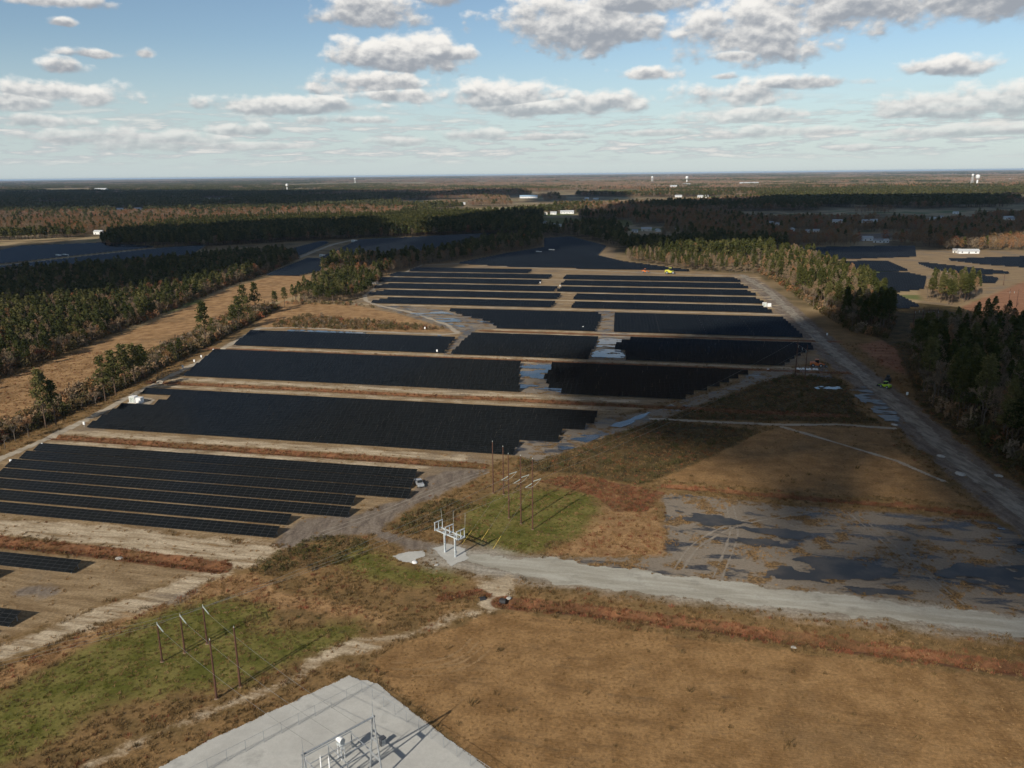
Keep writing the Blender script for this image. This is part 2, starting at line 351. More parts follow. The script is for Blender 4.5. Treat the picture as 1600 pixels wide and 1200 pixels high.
LINES = {
 'rust': [(uvline(232.5, -221, -62), 2.7), (uvline(309.8, -238, 60), 2.5), (uvline(381.0, -255, 78), 2.2), (uvline(454.0, -118, 82), 2.2),
          ([(-2.6, 156.4), (13.2, 153.2), (38.9, 146.2), (62.4, 139), (94.6, 130.1), (122.8, 121.3)], 2.6), ([(-143.6, 191.6), (-131.8, 188.7), (-104.2, 182.6), (-77.5, 175.6), (-69.7, 173.1)], 3.0),
          ([(45.3, 222), (73.3, 214.4), (106.3, 206.1), (128, 199.1)], 1.7), ([(-16, 158.1), (-8.3, 160.7), (-6.2, 159.2)], 1.5)],
 'sand': [(uvline(238.5, -218, -70), 2.2), (uvline(227.5, -216, -80), 1.6), (uvline(316.6, -230, -20), 2.4), (uvline(303.8, -232, -30), 1.2), (uvline(386.0, -245, 60), 1.6), (uvline(377.0, -245, -70), 1.2),
          (uvline(459.0, -110, 75), 1.4), (uvline(449.0, -118, 75), 1.2), ([(-8, 152.3), (-26.1, 141.6), (-35.3, 136.9), (-42.8, 127.8), (-53, 120.4), (-63.6, 112), (-71.5, 103.6)], 0.6)]
         + [(uvline(538.5 + 38.6 * i, -235 - 8 * i, 62), 2.2) for i in range(6)] + [(uvline(564.5 + 38.6 * i, -240 - 8 * i, 60), 1.2) for i in range(5)],
 'silt': [([(-16.1, 178.5), (-9.8, 177), (-0.5, 172.2), (23.1, 166.4), (42.2, 160.5), (68, 153.4), (104, 145.2), (134.2, 134.7)], 6.5)],
 'mud': [([(205.7, 701.2), (197.4, 611.7), (178.7, 488.5), (164.4, 400.8), (157.1, 345.4), (150.6, 295.8), (144, 254.7), (140.4, 225.5), (137.9, 199.7), (134.7, 170.5)], 8.0)],
}
DITCHES = [(uvline(232.5, -221, -62), 1.3, 0.9), (uvline(309.8, -238, 40), 1.2, 0.9), (uvline(381.0, -255, 60), 1.1, 0.8), (uvline(454.0, -118, 70), 1.0, 0.8),
           ([(-2.6, 156.4), (13.2, 153.2), (38.9, 146.2), (62.4, 139), (94.6, 130.1), (122.8, 121.3)], 1.3, 1.1), ([(-143.6, 191.6), (-131.8, 188.7), (-104.2, 182.6), (-77.5, 175.6), (-69.7, 173.1)], 1.3, 0.9),
           ([(45.3, 222), (73.3, 214.4), (106.3, 206.1), (128, 199.1)], 1.0, 1.1)]
ZONES = ['farm', 'gold', 'red', 'dark', 'tan', 'green', 'mud', 'silt', 'wet', 'sand', 'rust']
def zone_sd(z, X, Y):
    R = np.full(X.shape, BIGNEG)
    for p in POLY.get(z, []):
        R = np.maximum(R, sd_poly(p, X, Y))
    for p, hw in LINES.get(z, []):
        R = np.maximum(R, sd_line(p, hw, X, Y))
    return R
def ground_z(X, Y):
    X = np.asarray(X, float); Y = np.asarray(Y, float)
    Z = np.zeros(X.shape)
    near = np.clip((1300 - Y) / 400, 0, 1) * (Y > 30)
    Z += near * (fbm(X, Y, 24.0, 3, 3) - 0.5) * 0.35
    for p, hw, dep in DITCHES:
        s = sd_line(p, 0.0, X, Y, 30)
        Z -= dep * np.exp(-(np.minimum(s, 0) / hw) ** 2) * (s > -30)
    return Z

# ------------------------------------------------------------------ materials
def newmat(name):
    m = bpy.data.materials.new(name); m.use_nodes = True
    return m, NT(m.node_tree)
def finish(t, color, rough=0.9, metal=0.0, spec=0.3, bump=None, bstr=0.3, bdist=0.1):
    b = t.n('ShaderNodeBsdfPrincipled', {'Base Color': color, 'Roughness': rough, 'Metallic': metal, 'Specular IOR Level': spec})
    if bump is not None:
        bp = t.n('ShaderNodeBump', {'Height': bump, 'Strength': bstr, 'Distance': bdist})
        t.t.links.new(bp.outputs[0], b.inputs['Normal'])
    t.n('ShaderNodeOutputMaterial', {0: b.outputs[0]})
    return b
def plain(name, col, rough=0.6, metal=0.0, spec=0.4, var=0.25, scale=1.5):
    """one colour with weathering that varies over the surface"""
    m, t = newmat(name)
    g = t.n('ShaderNodeTexCoord').outputs['Object']
    n = t.noise(g, scale, 5, 0.6)
    c = t.mix(t.ss(n, 0.3, 0.7), tuple(x * (1 - var) for x in col), tuple(min(1, x * (1 + var * 0.6)) for x in col))
    finish(t, c, t.fmix(n, rough * 0.85, min(1, rough * 1.15)), metal, spec)
    return m

def pos_noises(t):
    pos = t.n('ShaderNodeNewGeometry').outputs['Position']
    flat = t.n('ShaderNodeVectorMath', {0: pos, 1: (1, 1, 0)}, operation='MULTIPLY').outputs[0]
    rot = t.n('ShaderNodeVectorRotate', {'Vector': flat, 'Angle': -TH}, rotation_type='Z_AXIS').outputs[0]
    st = t.n('ShaderNodeVectorMath', {0: rot, 1: (0.16, 1.0, 1)}, operation='MULTIPLY').outputs[0]
    return dict(pos=flat, rot=rot, F=t.noise(flat, 1.5, 5, 0.65), M=t.noise(flat, 0.16, 5, 0.6), L=t.noise(flat, 0.028, 4, 0.6), S=t.noise(st, 0.42, 5, 0.62),
                G=t.noise(flat, 5.0, 2, 0.6), W=t.noise(t.n('ShaderNodeVectorMath', {0: rot, 1: (0.32, 1.0, 1)}, operation='MULTIPLY').outputs[0], 0.17, 7, 0.68, 0.6),
                Y=t.noise(t.n('ShaderNodeVectorMath', {0: flat, 1: (1.0, 0.30, 1)}, operation='MULTIPLY').outputs[0], 0.45, 6, 0.65, 0.4))

ZC = {  # zone: (colour a, colour b, driving noise, fine amount)
 'base': ((0.140, 0.092, 0.038), (0.255, 0.155, 0.068), 'M'),
 'farm': ((0.190, 0.128, 0.068), (0.310, 0.225, 0.130), 'S'),
 'gold': ((0.225, 0.128, 0.058), (0.375, 0.232, 0.112), 'M'),
 'red': ((0.200, 0.095, 0.052), (0.330, 0.175, 0.100), 'S'),
 'dark': ((0.052, 0.040, 0.018), (0.118, 0.082, 0.036), 'M'),
 'tan': ((0.192, 0.107, 0.042), (0.302, 0.179, 0.077), 'M'),
 'green': ((0.085, 0.088, 0.016), (0.175, 0.150, 0.045), 'M'),
 'mud': ((0.125, 0.098, 0.078), (0.225, 0.185, 0.145), 'Y'),
 'wet': ((0.232, 0.194, 0.150), (0.036, 0.033, 0.031), 'W'),
 'silt': ((0.215, 0.185, 0.145), (0.345, 0.315, 0.262), 'S'),
 'sand': ((0.270, 0.205, 0.130), (0.500, 0.410, 0.290), 'S'),
 'rust': ((0.112, 0.056, 0.028), (0.225, 0.106, 0.052), 'M'),
}
EDGE = {'farm': (3.0, 6), 'gold': (1.5, 5), 'red': (3, 8), 'dark': (1.2, 4), 'tan': (0.6, 4), 'green': (3.0, 14), 'mud': (1.4, 8), 'wet': (0.8, 9), 'silt': (3.5, 9), 'sand': (1.4, 9), 'rust': (0.4, 2.4)}
def ground_material():
    m, t = newmat('field_ground')
    N = pos_noises(t)
    # far land: patches of leaf litter, clearings and stubble between the woods
    LL = t.noise(N['pos'], 0.0042, 3, 0.6)
    c1 = t.mix(t.ss(N['L'], 0.35, 0.62), (0.105, 0.082, 0.042), (0.23, 0.165, 0.090))
    c1 = t.mix(t.ss(LL, 0.50, 0.54), c1, t.mix(t.ss(LL, 0.58, 0.61), (0.33, 0.245, 0.135), (0.13, 0.145, 0.05)))
    c0 = t.mix(t.ss(N['M'], 0.3, 0.7), ZC['base'][0], ZC['base'][1])
    dist = t.n('ShaderNodeVectorMath', {0: N['pos']}, operation='LENGTH').outputs['Value']
    col = t.mix(t.ss(dist, 420, 620), c0, c1)
    wetness = None
    for z in ZONES:
        a = t.m('SUBTRACT', t.n('ShaderNodeAttribute', attribute_name='z_' + z).outputs['Fac'], 20.0)
        e, amp = EDGE[z]
        s = t.m('ADD', a, t.m('ADD', t.m('MULTIPLY', t.m('SUBTRACT', N['M'], 0.5), amp), t.m('MULTIPLY', t.m('SUBTRACT', N['F'], 0.5), min(3.0, amp * 0.5))))
        wgt = t.ss(s, -e, e)
        ca, cb, nk = ZC[z]
        lo, hi = (0.505, 0.575) if z == 'wet' else (0.34, 0.66)
        f = t.ss(N[nk], lo, hi)
        zc = t.mix(f, ca, cb)
        if z == 'wet':
            # ochre tufts of dead grass and the bare grey silt between them
            zc = t.mix(t.m('MULTIPLY', t.ss(N['F'], 0.42, 0.62), 0.35), zc, (0.150, 0.120, 0.090))
            wv = t.n('ShaderNodeTexWave', {'Vector': N['rot'], 'Scale': 0.11, 'Distortion': 26.0, 'Detail': 4.0, 'Detail Scale': 0.12}, wave_type='BANDS', bands_direction='DIAGONAL').outputs['Fac']
            zc = t.mix(t.m('MULTIPLY', t.ss(wv, 0.90, 0.98), t.ss(N['L'], 0.56, 0.64)), zc, (0.27, 0.235, 0.190))
            och = t.m('MULTIPLY', t.ss(N['M'], 0.52, 0.60), 0.9)
            zc = t.mix(och, zc, t.mix(t.ss(N['F'], 0.35, 0.65), (0.095, 0.060, 0.028), (0.23, 0.138, 0.056)))
            wetness = t.m('MULTIPLY', t.m('MULTIPLY', wgt, f), t.m('SUBTRACT', 1.0, och))
        if z in ('tan', 'gold'):
            zc = t.mix(t.m('MULTIPLY', t.ss(N['L'], 0.52, 0.70), 0.45), zc, (0.150, 0.098, 0.050))
        if z == 'tan':
            ring = t.n('ShaderNodeTexWave', {'Vector': N['rot'], 'Scale': 0.55, 'Distortion': 14.0, 'Detail': 2.0, 'Detail Scale': 0.05}, wave_type='BANDS', bands_direction='Y').outputs['Fac']
            zc = t.mix(t.m('MULTIPLY', t.ss(ring, 0.45, 0.95), 0.18), zc, (0.33, 0.215, 0.105))
            zc = t.mix(t.m('MULTIPLY', t.ss(N['S'], 0.54, 0.70), 0.5), zc, (0.120, 0.070, 0.032))
            zc = t.mix(t.m('MULTIPLY', t.ss(N['W'], 0.58, 0.68), 0.55), zc, (0.115, 0.078, 0.042))
        if z == 'farm':
            zc = t.mix(t.m('MULTIPLY', t.ss(N['L'], 0.5, 0.65), 0.6), zc, (0.17, 0.14, 0.11))
        if z == 'rust':
            zc = t.mix(t.m('MULTIPLY', t.ss(N['L'], 0.50, 0.66), 0.6), zc, (0.100, 0.072, 0.030))
        if z == 'sand':
            wgt = t.m('MULTIPLY', wgt, t.ss(N['S'], 0.30, 0.50, 0.35, 1.0))
        col = t.mix(wgt, col, zc)
    fine = t.m('ADD', t.m('MULTIPLY', t.m('SUBTRACT', N['F'], 0.5), 1.55), t.m('MULTIPLY', t.m('SUBTRACT', N['G'], 0.5), 0.9))
    near = t.ss(dist, 900, 300)
    k = t.m('ADD', 1.0, t.m('MULTIPLY', fine, near))
    col = t.mix(1.0, col, t.n('ShaderNodeCombineXYZ', {0: k, 1: k, 2: k}).outputs[0], 'MULTIPLY')
    rough = t.fmix(wetness, 0.95, 0.35)
    h = t.m('ADD', N['F'], t.m('MULTIPLY', N['G'], 0.5))
    finish(t, col, rough, 0, t.fmix(wetness, 0.12, 0.22), h, t.fmix(wetness, 0.55, 0.05), 0.25)
    return m
MAT = {'ground': ground_material()}

def soil_material(name, a, b, streak=True, rough=0.92, gr=0.5):
    m, t = newmat(name)
    N = pos_noises(t)
    c = t.mix(t.ss(N['Y' if streak == 'Y' else 'S'] if streak else N['M'], 0.32, 0.68), a, b)
    c = t.mix(t.m('MULTIPLY', t.ss(N['M'], 0.56, 0.72), 0.45), c, tuple(x * 0.55 for x in a))
    k = t.m('ADD', 1.0, t.m('ADD', t.m('MULTIPLY', t.m('SUBTRACT', N['F'], 0.5), gr), t.m('MULTIPLY', t.m('SUBTRACT', N['G'], 0.5), gr)))
    c = t.mix(1.0, c, t.n('ShaderNodeCombineXYZ', {0: k, 1: k, 2: k}).outputs[0], 'MULTIPLY')
    finish(t, c, rough, 0, 0.2, N['G'], 0.3, 0.08)
    return m
MAT['gravel'] = soil_material('crushed_gravel', (0.285, 0.265, 0.215), (0.395, 0.380, 0.325), True, gr=0.45)
MAT['dirt2'] = soil_material('rutted_dirt', (0.150, 0.126, 0.098), (0.330, 0.295, 0.240), 'Y')
MAT['pad'] = soil_material('substation_gravel', (0.40, 0.392, 0.362), (0.475, 0.468, 0.432), False, gr=0.26)
MAT['dirt'] = soil_material('dirt_track', (0.205, 0.175, 0.145), (0.31, 0.275, 0.235), True)
MAT['track'] = soil_material('sandy_track', (0.30, 0.25, 0.185), (0.43, 0.375, 0.295), True)
def water_material(nm='standing_water', rough=0.08, spec=0.38, ca=(0.020, 0.026, 0.032), cb=(0.07, 0.06, 0.05)):
    m, t = newmat(nm)
    N = pos_noises(t)
    finish(t, t.mix(t.ss(N['M'], 0.4, 0.65), ca, cb), rough, 0, spec, N['F'], 0.03, 0.02)
    return m
MAT['water'] = water_material()
MAT['murk'] = water_material('muddy_water', 0.34, 0.13, (0.036, 0.035, 0.034), (0.075, 0.064, 0.052))

# ------------------------------------------------------------------ the ground, one sheet to the horizon
def axis(parts):
    a = [parts[0][0]]
    for lo, hi, st in parts:
        n = max(1, int(round((hi - lo) / st)))
        a += list(lo + (hi - lo) * (i + 1) / n for i in range(n))
    return a
def grow(start, end, step, k=1.22):
    r = []; x = start
    while x < end:
        step *= k; x += step; r.append(min(x, end))
    return r
def build_ground():
    xs = axis([(0, 250, 1.25), (250, 800, 3.2)]); xs = xs + grow(800, 60000, 4)
    xs = [-x for x in reversed(xs[1:])] + xs
    ys = axis([(74, 350, 1.25), (350, 800, 2.6), (800, 1300, 5.0)]); ys = ys + grow(1300, 70000, 7)
    ys = [-20000, -6000, -2000, -600, -200, -60, 0, 30, 50, 64] + ys
    xs = np.array(xs); ys = np.array(ys)
    X, Y = np.meshgrid(xs, ys)
    nx, ny = len(xs), len(ys)
    Z = ground_z(X, Y)
    V = np.stack([X, Y, Z], -1).reshape(-1, 3)
    i = np.arange(nx * ny).reshape(ny, nx)
    Q = np.stack([i[:-1, :-1], i[:-1, 1:], i[1:, 1:], i[1:, :-1]], -1).reshape(-1, 4)
    me = fast_mesh('ground', V, Q, MAT['ground'], smooth=True)
    for z in ZONES:
        s = np.clip(zone_sd(z, X, Y), -20, 20) + 20
        at = me.attributes.new('z_' + z, 'FLOAT', 'POINT')
        at.data.foreach_set('value', s.ravel().astype(np.float32))
    o = link(bpy.data.objects.new('ground', me))
    tag(o, 'brown winter fields and bare soil around the solar farm', None, None, 'structure')
build_ground()

def sheet(name, sd, bbox, step, mat, dz=0.03, label=None, kind='structure', namp=1.2, nsc=3.0, seed=0, water=False, cap=None):
    """a thin sheet that follows the ground, with a ragged natural edge where the field sd() crosses zero"""
    x0, y0, x1, y1 = bbox
    xs = np.arange(x0, x1, step); ys = np.arange(y0, y1, step)
    X, Y = np.meshgrid(xs, ys)
    def fld(X, Y):
        if cap is None:
            return sd(X, Y) + (fbm(X, Y, nsc, 4, seed) - 0.5) * 2 * namp
        u, v = xy2uv(X, Y)
        return np.minimum(sd(X, Y), cap) + (fbm(u * 0.34, v, nsc, 5, seed) - 0.5) * 2 * namp
    D = fld(X, Y)
    ny, nx = D.shape
    idx = np.arange(nx * ny).reshape(ny, nx)
    Q = np.stack([idx[:-1, :-1], idx[:-1, 1:], idx[1:, 1:], idx[1:, :-1]], -1).reshape(-1, 4)
    df = D.ravel()
    inside = (df[Q] > 0).sum(1) >= 3
    Q = Q[inside]
    if not len(Q): return None
    used, inv = np.unique(Q, return_inverse=True)
    Q = inv.reshape(-1, 4)
    x = X.ravel()[used]; y = Y.ravel()[used]; d = df[used]
    neg = d < 0
    gx = (fld(x + 0.1, y) - d) / 0.1; gy = (fld(x, y + 0.1) - d) / 0.1
    g2 = gx * gx + gy * gy + 0.05
    mv = np.clip(d / g2, -step * 0.7, step * 0.7)
    x = np.where(neg, x - np.clip(mv * gx, -step * .7, step * .7), x); y = np.where(neg, y - np.clip(mv * gy, -step * .7, step * .7), y)
    z = np.full(x.shape, dz) if water else ground_z(x, y) + dz
    me = fast_mesh(name, np.stack([x, y, z], -1), Q, MAT[mat] if isinstance(mat, str) else mat, smooth=True)
    o = link(bpy.data.objects.new(name, me))
    tag(o, label, None, None, kind)
    return o
def bb(pts, m=4):
    P_ = np.asarray(pts); lo = P_.min(0) - m; hi = P_.max(0) + m
    return (lo[0], lo[1], hi[0], hi[1])

PAD = [(-30.9, 130.3), (-25.1, 127.5), (-15.9, 117.6), (-11.2, 112.7), (-4.4, 105.7), (4, 96.2), (-25.1, 81.4), (-66.1, 97.2), (-56.1, 106.8), (-50.4, 113.3), (-41, 121.4)]
sheet('substation_pad', lambda X, Y: sd_poly(PAD, X, Y), bb(PAD), 0.3, 'pad', 0.12, 'pale grey crushed stone pad under the substation', namp=0.35, nsc=1.6)
ROAD = [(-12.6, 177.8), (-10.2, 180.1), (-0.5, 176.1), (8.8, 176.6), (23.7, 171.7), (43.3, 165.1), (69.5, 157.4), (105.8, 148.1), (137.5, 138.5), (130.4, 130.2), (101.6, 141.4), (78.7, 147.1), (54, 152.6), (27.9, 159.9), (11.1, 163.4), (-0.5, 168.8), (-8.8, 173.7)]
sheet('gravel_road', lambda X, Y: sd_poly(ROAD, X, Y), bb(ROAD), 0.4, 'gravel', 0.06, 'pale gravel access road crossing to the steel switch stand', namp=2.4, nsc=3.2)
P1 = [(-20.2, 182.1), (-16.6, 184.8), (-12.2, 181.9), (-11, 177), (-14.8, 173.2)]
sheet('gravel_patch', lambda X, Y: sd_poly(P1, X, Y), bb(P1), 0.2, 'pad', 0.10, 'pale gravel patch under the steel switch stand', namp=0.8, nsc=2.2)
P2 = [(-29.7, 178.5), (-26.1, 180.8), (-22.3, 181.1), (-21.5, 177.9), (-23.7, 176.7), (-24.2, 174.7), (-27.4, 175.8)]
sheet('gravel_patch', lambda X, Y: sd_poly(P2, X, Y), bb(P2), 0.2, 'pad', 0.06, 'irregular patch of spilled white gravel in the weeds', namp=0.5, nsc=1.2)
RIGHT = [(208, 719.4), (199.5, 618.5), (180.3, 492.9), (165.6, 403.8), (158.1, 347.7), (151.4, 297.5), (144.7, 255.9), (141, 226.5), (138.4, 200.5), (135.2, 171.1)]
sheet('dirt_road', lambda X, Y: sd_line(RIGHT, 3.4, X, Y), bb(RIGHT, 8), 0.8, 'dirt2', 0.05, 'wide rutted dirt road along the dark woods', namp=1.6, nsc=6)
LEFT = [(-171.7, 233.9), (-170.4, 251.2), (-167.3, 268.1), (-164.3, 297.9), (-162.2, 337.7), (-158.3, 385.8), (-157.1, 428.1), (-154.8, 484.2), (-129.5, 484.8), (-91.8, 472.3), (-40.7, 457.7), (-31.6, 461.1), (-39.2, 488.2), (-64, 532), (-95.8, 569.4), (-107.8, 591.2), (-113.4, 617.5), (-111.2, 701.3), (-91.4, 832.1), (-52.1, 840.5), (1.2, 805.6), (98, 758.7), (163.9, 728), (208.2, 710.1)]
sheet('perimeter_track', lambda X, Y: sd_line(LEFT, 1.9, X, Y), bb(LEFT, 6), 0.8, 'track', 0.05, 'sandy perimeter track round the panel blocks', namp=1.1, nsc=5)
CROSS = [(52.5, 288.5), (82.8, 282.6), (100.7, 279.6), (117.2, 279.8), (137.1, 274.5)]
sheet('footpath', lambda X, Y: sd_line(CROSS, 1.3, X, Y), bb(CROSS, 6), 0.5, 'track', 0.05, 'pale track crossing the dark weeds to the dirt road', namp=0.9, nsc=5)
CROSS2 = [(98.1, 277.4), (109.7, 260.4), (122.6, 241), (128.6, 223.2)]
sheet('footpath', lambda X, Y: sd_line(CROSS2, 0.9, X, Y), bb(CROSS2, 6), 0.4, 'track', 0.05, 'thin diagonal track across the mown tan triangle', namp=0.7, nsc=5)
GT = [(-11.9, 830.4), (31, 927.4), (90.7, 1068.3)]
sheet('farm_track', lambda X, Y: sd_line(GT, 2.6, X, Y), bb(GT, 8), 1.0, 'track', 0.05, 'pale track cutting through the farthest dark panel field', namp=0.5, nsc=8)
L2T = [(-241.9, 912.6), (-243.3, 997.9), (-241.4, 1099.8), (-227.1, 1186)]
sheet('farm_track', lambda X, Y: sd_line(L2T, 4.0, X, Y), bb(L2T, 8), 1.5, 'track', 0.05, 'pale track between the panel fields beyond the dark wood', namp=0.8, nsc=8)
L1T = [(-562.8, 824), (-552, 870.3), (-521.3, 941.6), (-471.5, 1068.9)]
sheet('farm_track', lambda X, Y: sd_line(L1T, 3.5, X, Y), bb(L1T, 8), 1.5, 'track', 0.05, 'tan track through the dim panel field beyond the left wood', namp=0.8, nsc=8)
# wheel ruts pressed into the fields
MAT['rut'] = soil_material('wheel_rut', (0.225, 0.140, 0.064), (0.300, 0.192, 0.094), True)
MAT['mudrut'] = soil_material('mud_rut', (0.200, 0.170, 0.134), (0.285, 0.246, 0.196), True)
RUTS = [([(-23.6, 133.4), (-19.9, 132.9), (-14, 134), (-9.9, 137.3), (-8, 141.7)], 'rut', 'curved wheel ruts at the upper left of the big tan field'), ([(-19.7, 130.9), (-13.8, 131.2), (-8.5, 133.9), (-5.6, 139)], 'rut', 'second curved pair of wheel ruts on the big tan field'),
        ([(46.3, 165.3), (51.4, 176.3), (57.6, 190.5), (60.3, 206.9)], 'mudrut', 'pale wheel ruts climbing the left of the wet ground'), 
        ([(92, 201.7), (93.5, 182.2), (94, 164.3), (95.2, 153.1)], 'mudrut', 'pale wheel ruts falling across the right of the wet ground'), ([(38.5, 170.1), (45.2, 183.3), (59.2, 196.3), (80, 202)], 'mudrut', 'bowed wheel ruts at the near left of the wet ground'), ([(-50.3, 191.2), (-35.8, 205.1), (-21.3, 222.4), (-8.3, 235.2)], 'mudrut', 'wheel ruts along the bare grey triangle')]
def smooth_path(p, n=10):
    P_ = np.array(p); t0 = np.arange(len(P_)); tt = np.linspace(0, len(P_) - 1, (len(P_) - 1) * n + 1); out = np.stack([np.interp(tt, t0, P_[:, k]) for k in (0, 1)], 1)
    for _ in range(n * 2): out[1:-1] = (out[:-2] + 2 * out[1:-1] + out[2:]) / 4
    return out
for p, mt, lab in RUTS:
    q = smooth_path(p); d = np.gradient(q, axis=0); nn = np.stack([-d[:, 1], d[:, 0]], 1) / (np.linalg.norm(d, axis=1)[:, None] + 1e-9)
    la, lb = q + nn * 0.95, q - nn * 0.95
    sheet('wheel_ruts', lambda X, Y: np.maximum(sd_line(la, 0.30, X, Y, 3), sd_line(lb, 0.30, X, Y, 3)), bb(q, 3), 0.26, mt, 0.035, lab, namp=0.34, nsc=2.2)
# standing water
PUD = [
 ([(6.5, 249.5), (10.6, 257), (18.7, 263.4), (30, 276), (44.6, 288.7), (53.2, 296.8), (48.2, 288.6), (31.5, 268.6), (19.1, 254.1), (10.2, 246.9)], 'blue standing water right of the large front panel block', 1.6, 5),
 ([(3.2, 329.9), (3.4, 342.9), (24.9, 334.3), (23, 327.1)], 'blue standing water filling the gap in the middle panel block', 1.0, 4),
 ([(4.1, 352), (4.5, 379.7), (23.4, 378.8), (14.6, 353.9), (18.7, 342.2), (7.4, 344.9)], 'scattered pools in the upper gap of the middle panel block', 2.6, 4),
 ([(40.6, 394.9), (51.3, 447), (65.7, 446.2), (56.1, 414), (57.9, 391.1)], 'pools of water in the narrow gap between the middle blocks', 2.8, 4),
 ([(-47.3, 538.7), (-24.3, 509.9), (-7.5, 486.4), (-30.6, 477.1), (-44.1, 499.6), (-68.3, 532.3)], 'shallow water below the stepped corner of the far block', 2.4, 5),
 ([(129.6, 334.3), (140.6, 332.8), (141.1, 328.5), (133.2, 323.6), (129.6, 329)], 'small blue pool beside the right dirt road', 0.6, 3),
 ([(143.5, 326.3), (151.5, 332.3), (149.4, 314.1), (147, 293.3), (140.8, 277.4), (137.9, 281.4), (139.9, 302.4)], 'churned wet ruts beside the right dirt road', 3.0, 2.2),
 ([(54.9, 162.2), (63.1, 174.3), (77.2, 177), (89, 169), (87, 157.3), (77.2, 158.9), (66.6, 164.9)], 'dark shallow water on the wet ground above the gravel road', 4.0, 4.5),
 ([(45.2, 202.9), (64.2, 196.2), (75.4, 189.3), (69.2, 181), (60.3, 183), (46.5, 192.7)], 'scattered dark pools amid the grey rutted silt', 3.5, 3.5),
 ([(96.2, 165.8), (105.4, 171.8), (119.3, 169.9), (130.9, 165), (125, 156.5), (106.5, 158.3)], 'dark water patches on the wet ground at the right edge', 3.5, 4),
 ([(124, 195.9), (127, 190.3), (126.3, 178.6), (122.7, 175.3), (121.1, 184.4)], 'narrow water strip at the bend of the dirt road', 0.8, 3),
 ([(-144.2, 481.5), (-91, 468.3), (-40.5, 455.8), (-39.9, 448.2), (-89.6, 460.4), (-138, 472.9)], 'thin water strip along the track behind the left block', 1.0, 6),
]
for k, (p, lab, na, ns) in enumerate(PUD):
    sheet('water', lambda X, Y: sd_poly(p, X, Y), bb(p), 0.4 if p[0][1] < 330 else 0.8, 'murk' if ('dark' in lab or 'ruts' in lab) else 'water', 0.19, lab, namp=na, nsc=ns, seed=20 + k, water=True, cap=0.02 * na)

# ------------------------------------------------------------------ solar panels
def glass_material():
    m, t = newmat('panel_glass')
    oi = t.n('ShaderNodeObjectInfo').outputs['Random']
    g = t.n('ShaderNodeTexCoord').outputs['Object']
    n = t.noise(g, 0.35, 3, 0.5)
    c = t.mix(t.m('ADD', t.m('MULTIPLY', oi, 0.6), t.m('MULTIPLY', n, 0.5)), (0.0050, 0.0068, 0.0085), (0.0080, 0.0100, 0.0118))
    finish(t, c, 0.14, 0, 0.22)
    return m
MAT['glass'] = glass_material()
MAT['alu'] = plain('aluminium_frame', (0.045, 0.048, 0.052), 0.5, 0.3, 0.5)
MAT['steel'] = plain('galvanised_steel', (0.36, 0.38, 0.39), 0.5, 0.4, 0.5)
MAT['backsheet'] = plain('panel_backsheet', (0.30, 0.30, 0.30), 0.8)
def table_material():
    """a long table seen from afar: module joints drawn by the mapping in metres"""
    m, t = newmat('panel_table_glass')
    uvn = t.n('ShaderNodeUVMap', uv_map='metres').outputs[0]
    s = t.n('ShaderNodeSeparateXYZ', {0: uvn})
    fu = t.m('FRACT', t.m('DIVIDE', s.outputs[0], 1.98)); fv = t.m('FRACT', t.m('DIVIDE', s.outputs[1], 1.01))
    lu = t.m('LESS_THAN', t.m('MINIMUM', fu, t.m('SUBTRACT', 1.0, fu)), 0.017); lv = t.m('LESS_THAN', t.m('MINIMUM', fv, t.m('SUBTRACT', 1.0, fv)), 0.036)
    line = t.m('MAXIMUM', lu, lv)
    cell = t.n('ShaderNodeCombineXYZ', {0: t.m('FLOOR', t.m('DIVIDE', s.outputs[0], 1.98)), 1: t.m('FLOOR', t.m('DIVIDE', s.outputs[1], 1.01)), 2: t.n('ShaderNodeObjectInfo').outputs['Random']}).outputs[0]
    wn = t.n('ShaderNodeTexWhiteNoise', {'Vector': cell}, noise_dimensions='3D').outputs['Value']
    c = t.mix(wn, (0.0050, 0.0068, 0.0085), (0.0085, 0.0105, 0.0122))
    c = t.mix(t.m('MULTIPLY', line, 0.5), c, (0.030, 0.032, 0.034))
    finish(t, c, t.fmix(line, 0.14, 0.45), 0, 0.22)
    return m
MAT['table'] = table_material()
TILT = math.radians(21.5); SLOPE = 4.04; LOWZ = 0.55; PITCH_V = 7.75
MW, MH = 1.98, 1.01
def module_mesh():
    a, b, th, fr = MW - 0.035, MH - 0.035, 0.04, 0.03
    V = [(-a/2, 0, 0), (a/2, 0, 0), (a/2, b, 0), (-a/2, b, 0), (-a/2+fr, fr, 0), (a/2-fr, fr, 0), (a/2-fr, b-fr, 0), (-a/2+fr, b-fr, 0), (-a/2, 0, -th), (a/2, 0, -th), (a/2, b, -th), (-a/2, b, -th)]
    F = [(0, 1, 5, 4), (1, 2, 6, 5), (2, 3, 7, 6), (3, 0, 4, 7), (4, 5, 6, 7), (8, 9, 1, 0), (9, 10, 2, 1), (10, 11, 3, 2), (11, 8, 0, 3), (11, 10, 9, 8)]
    return mesh_from('solar_panel', V, F, [MAT['alu'], MAT['glass'], MAT['backsheet']], [0, 0, 0, 0, 1, 0, 0, 0, 0, 2])
MODULE = module_mesh()
def slope_pt(s):
    return s * math.cos(TILT), LOWZ + s * math.sin(TILT)
def rack(L, step=6.0):
    mb = MB()
    n = max(1, int(L / step))
    for i in range(n + 1):
        u = -L/2 + 0.6 + (L - 1.2) * i / n
        for s in (0.8, 3.2):
            y, z = slope_pt(s)
            mb.box((u, y, (z - 0.14) / 2 - 0.2), (0.12, 0.12, z - 0.14 + 0.4))
    for s in (0.5, 1.5, 2.5, 3.5):
        y, z = slope_pt(s)
        mb.box((0, y, z - 0.10), (L - 0.1, 0.07, 0.08))
    return mb
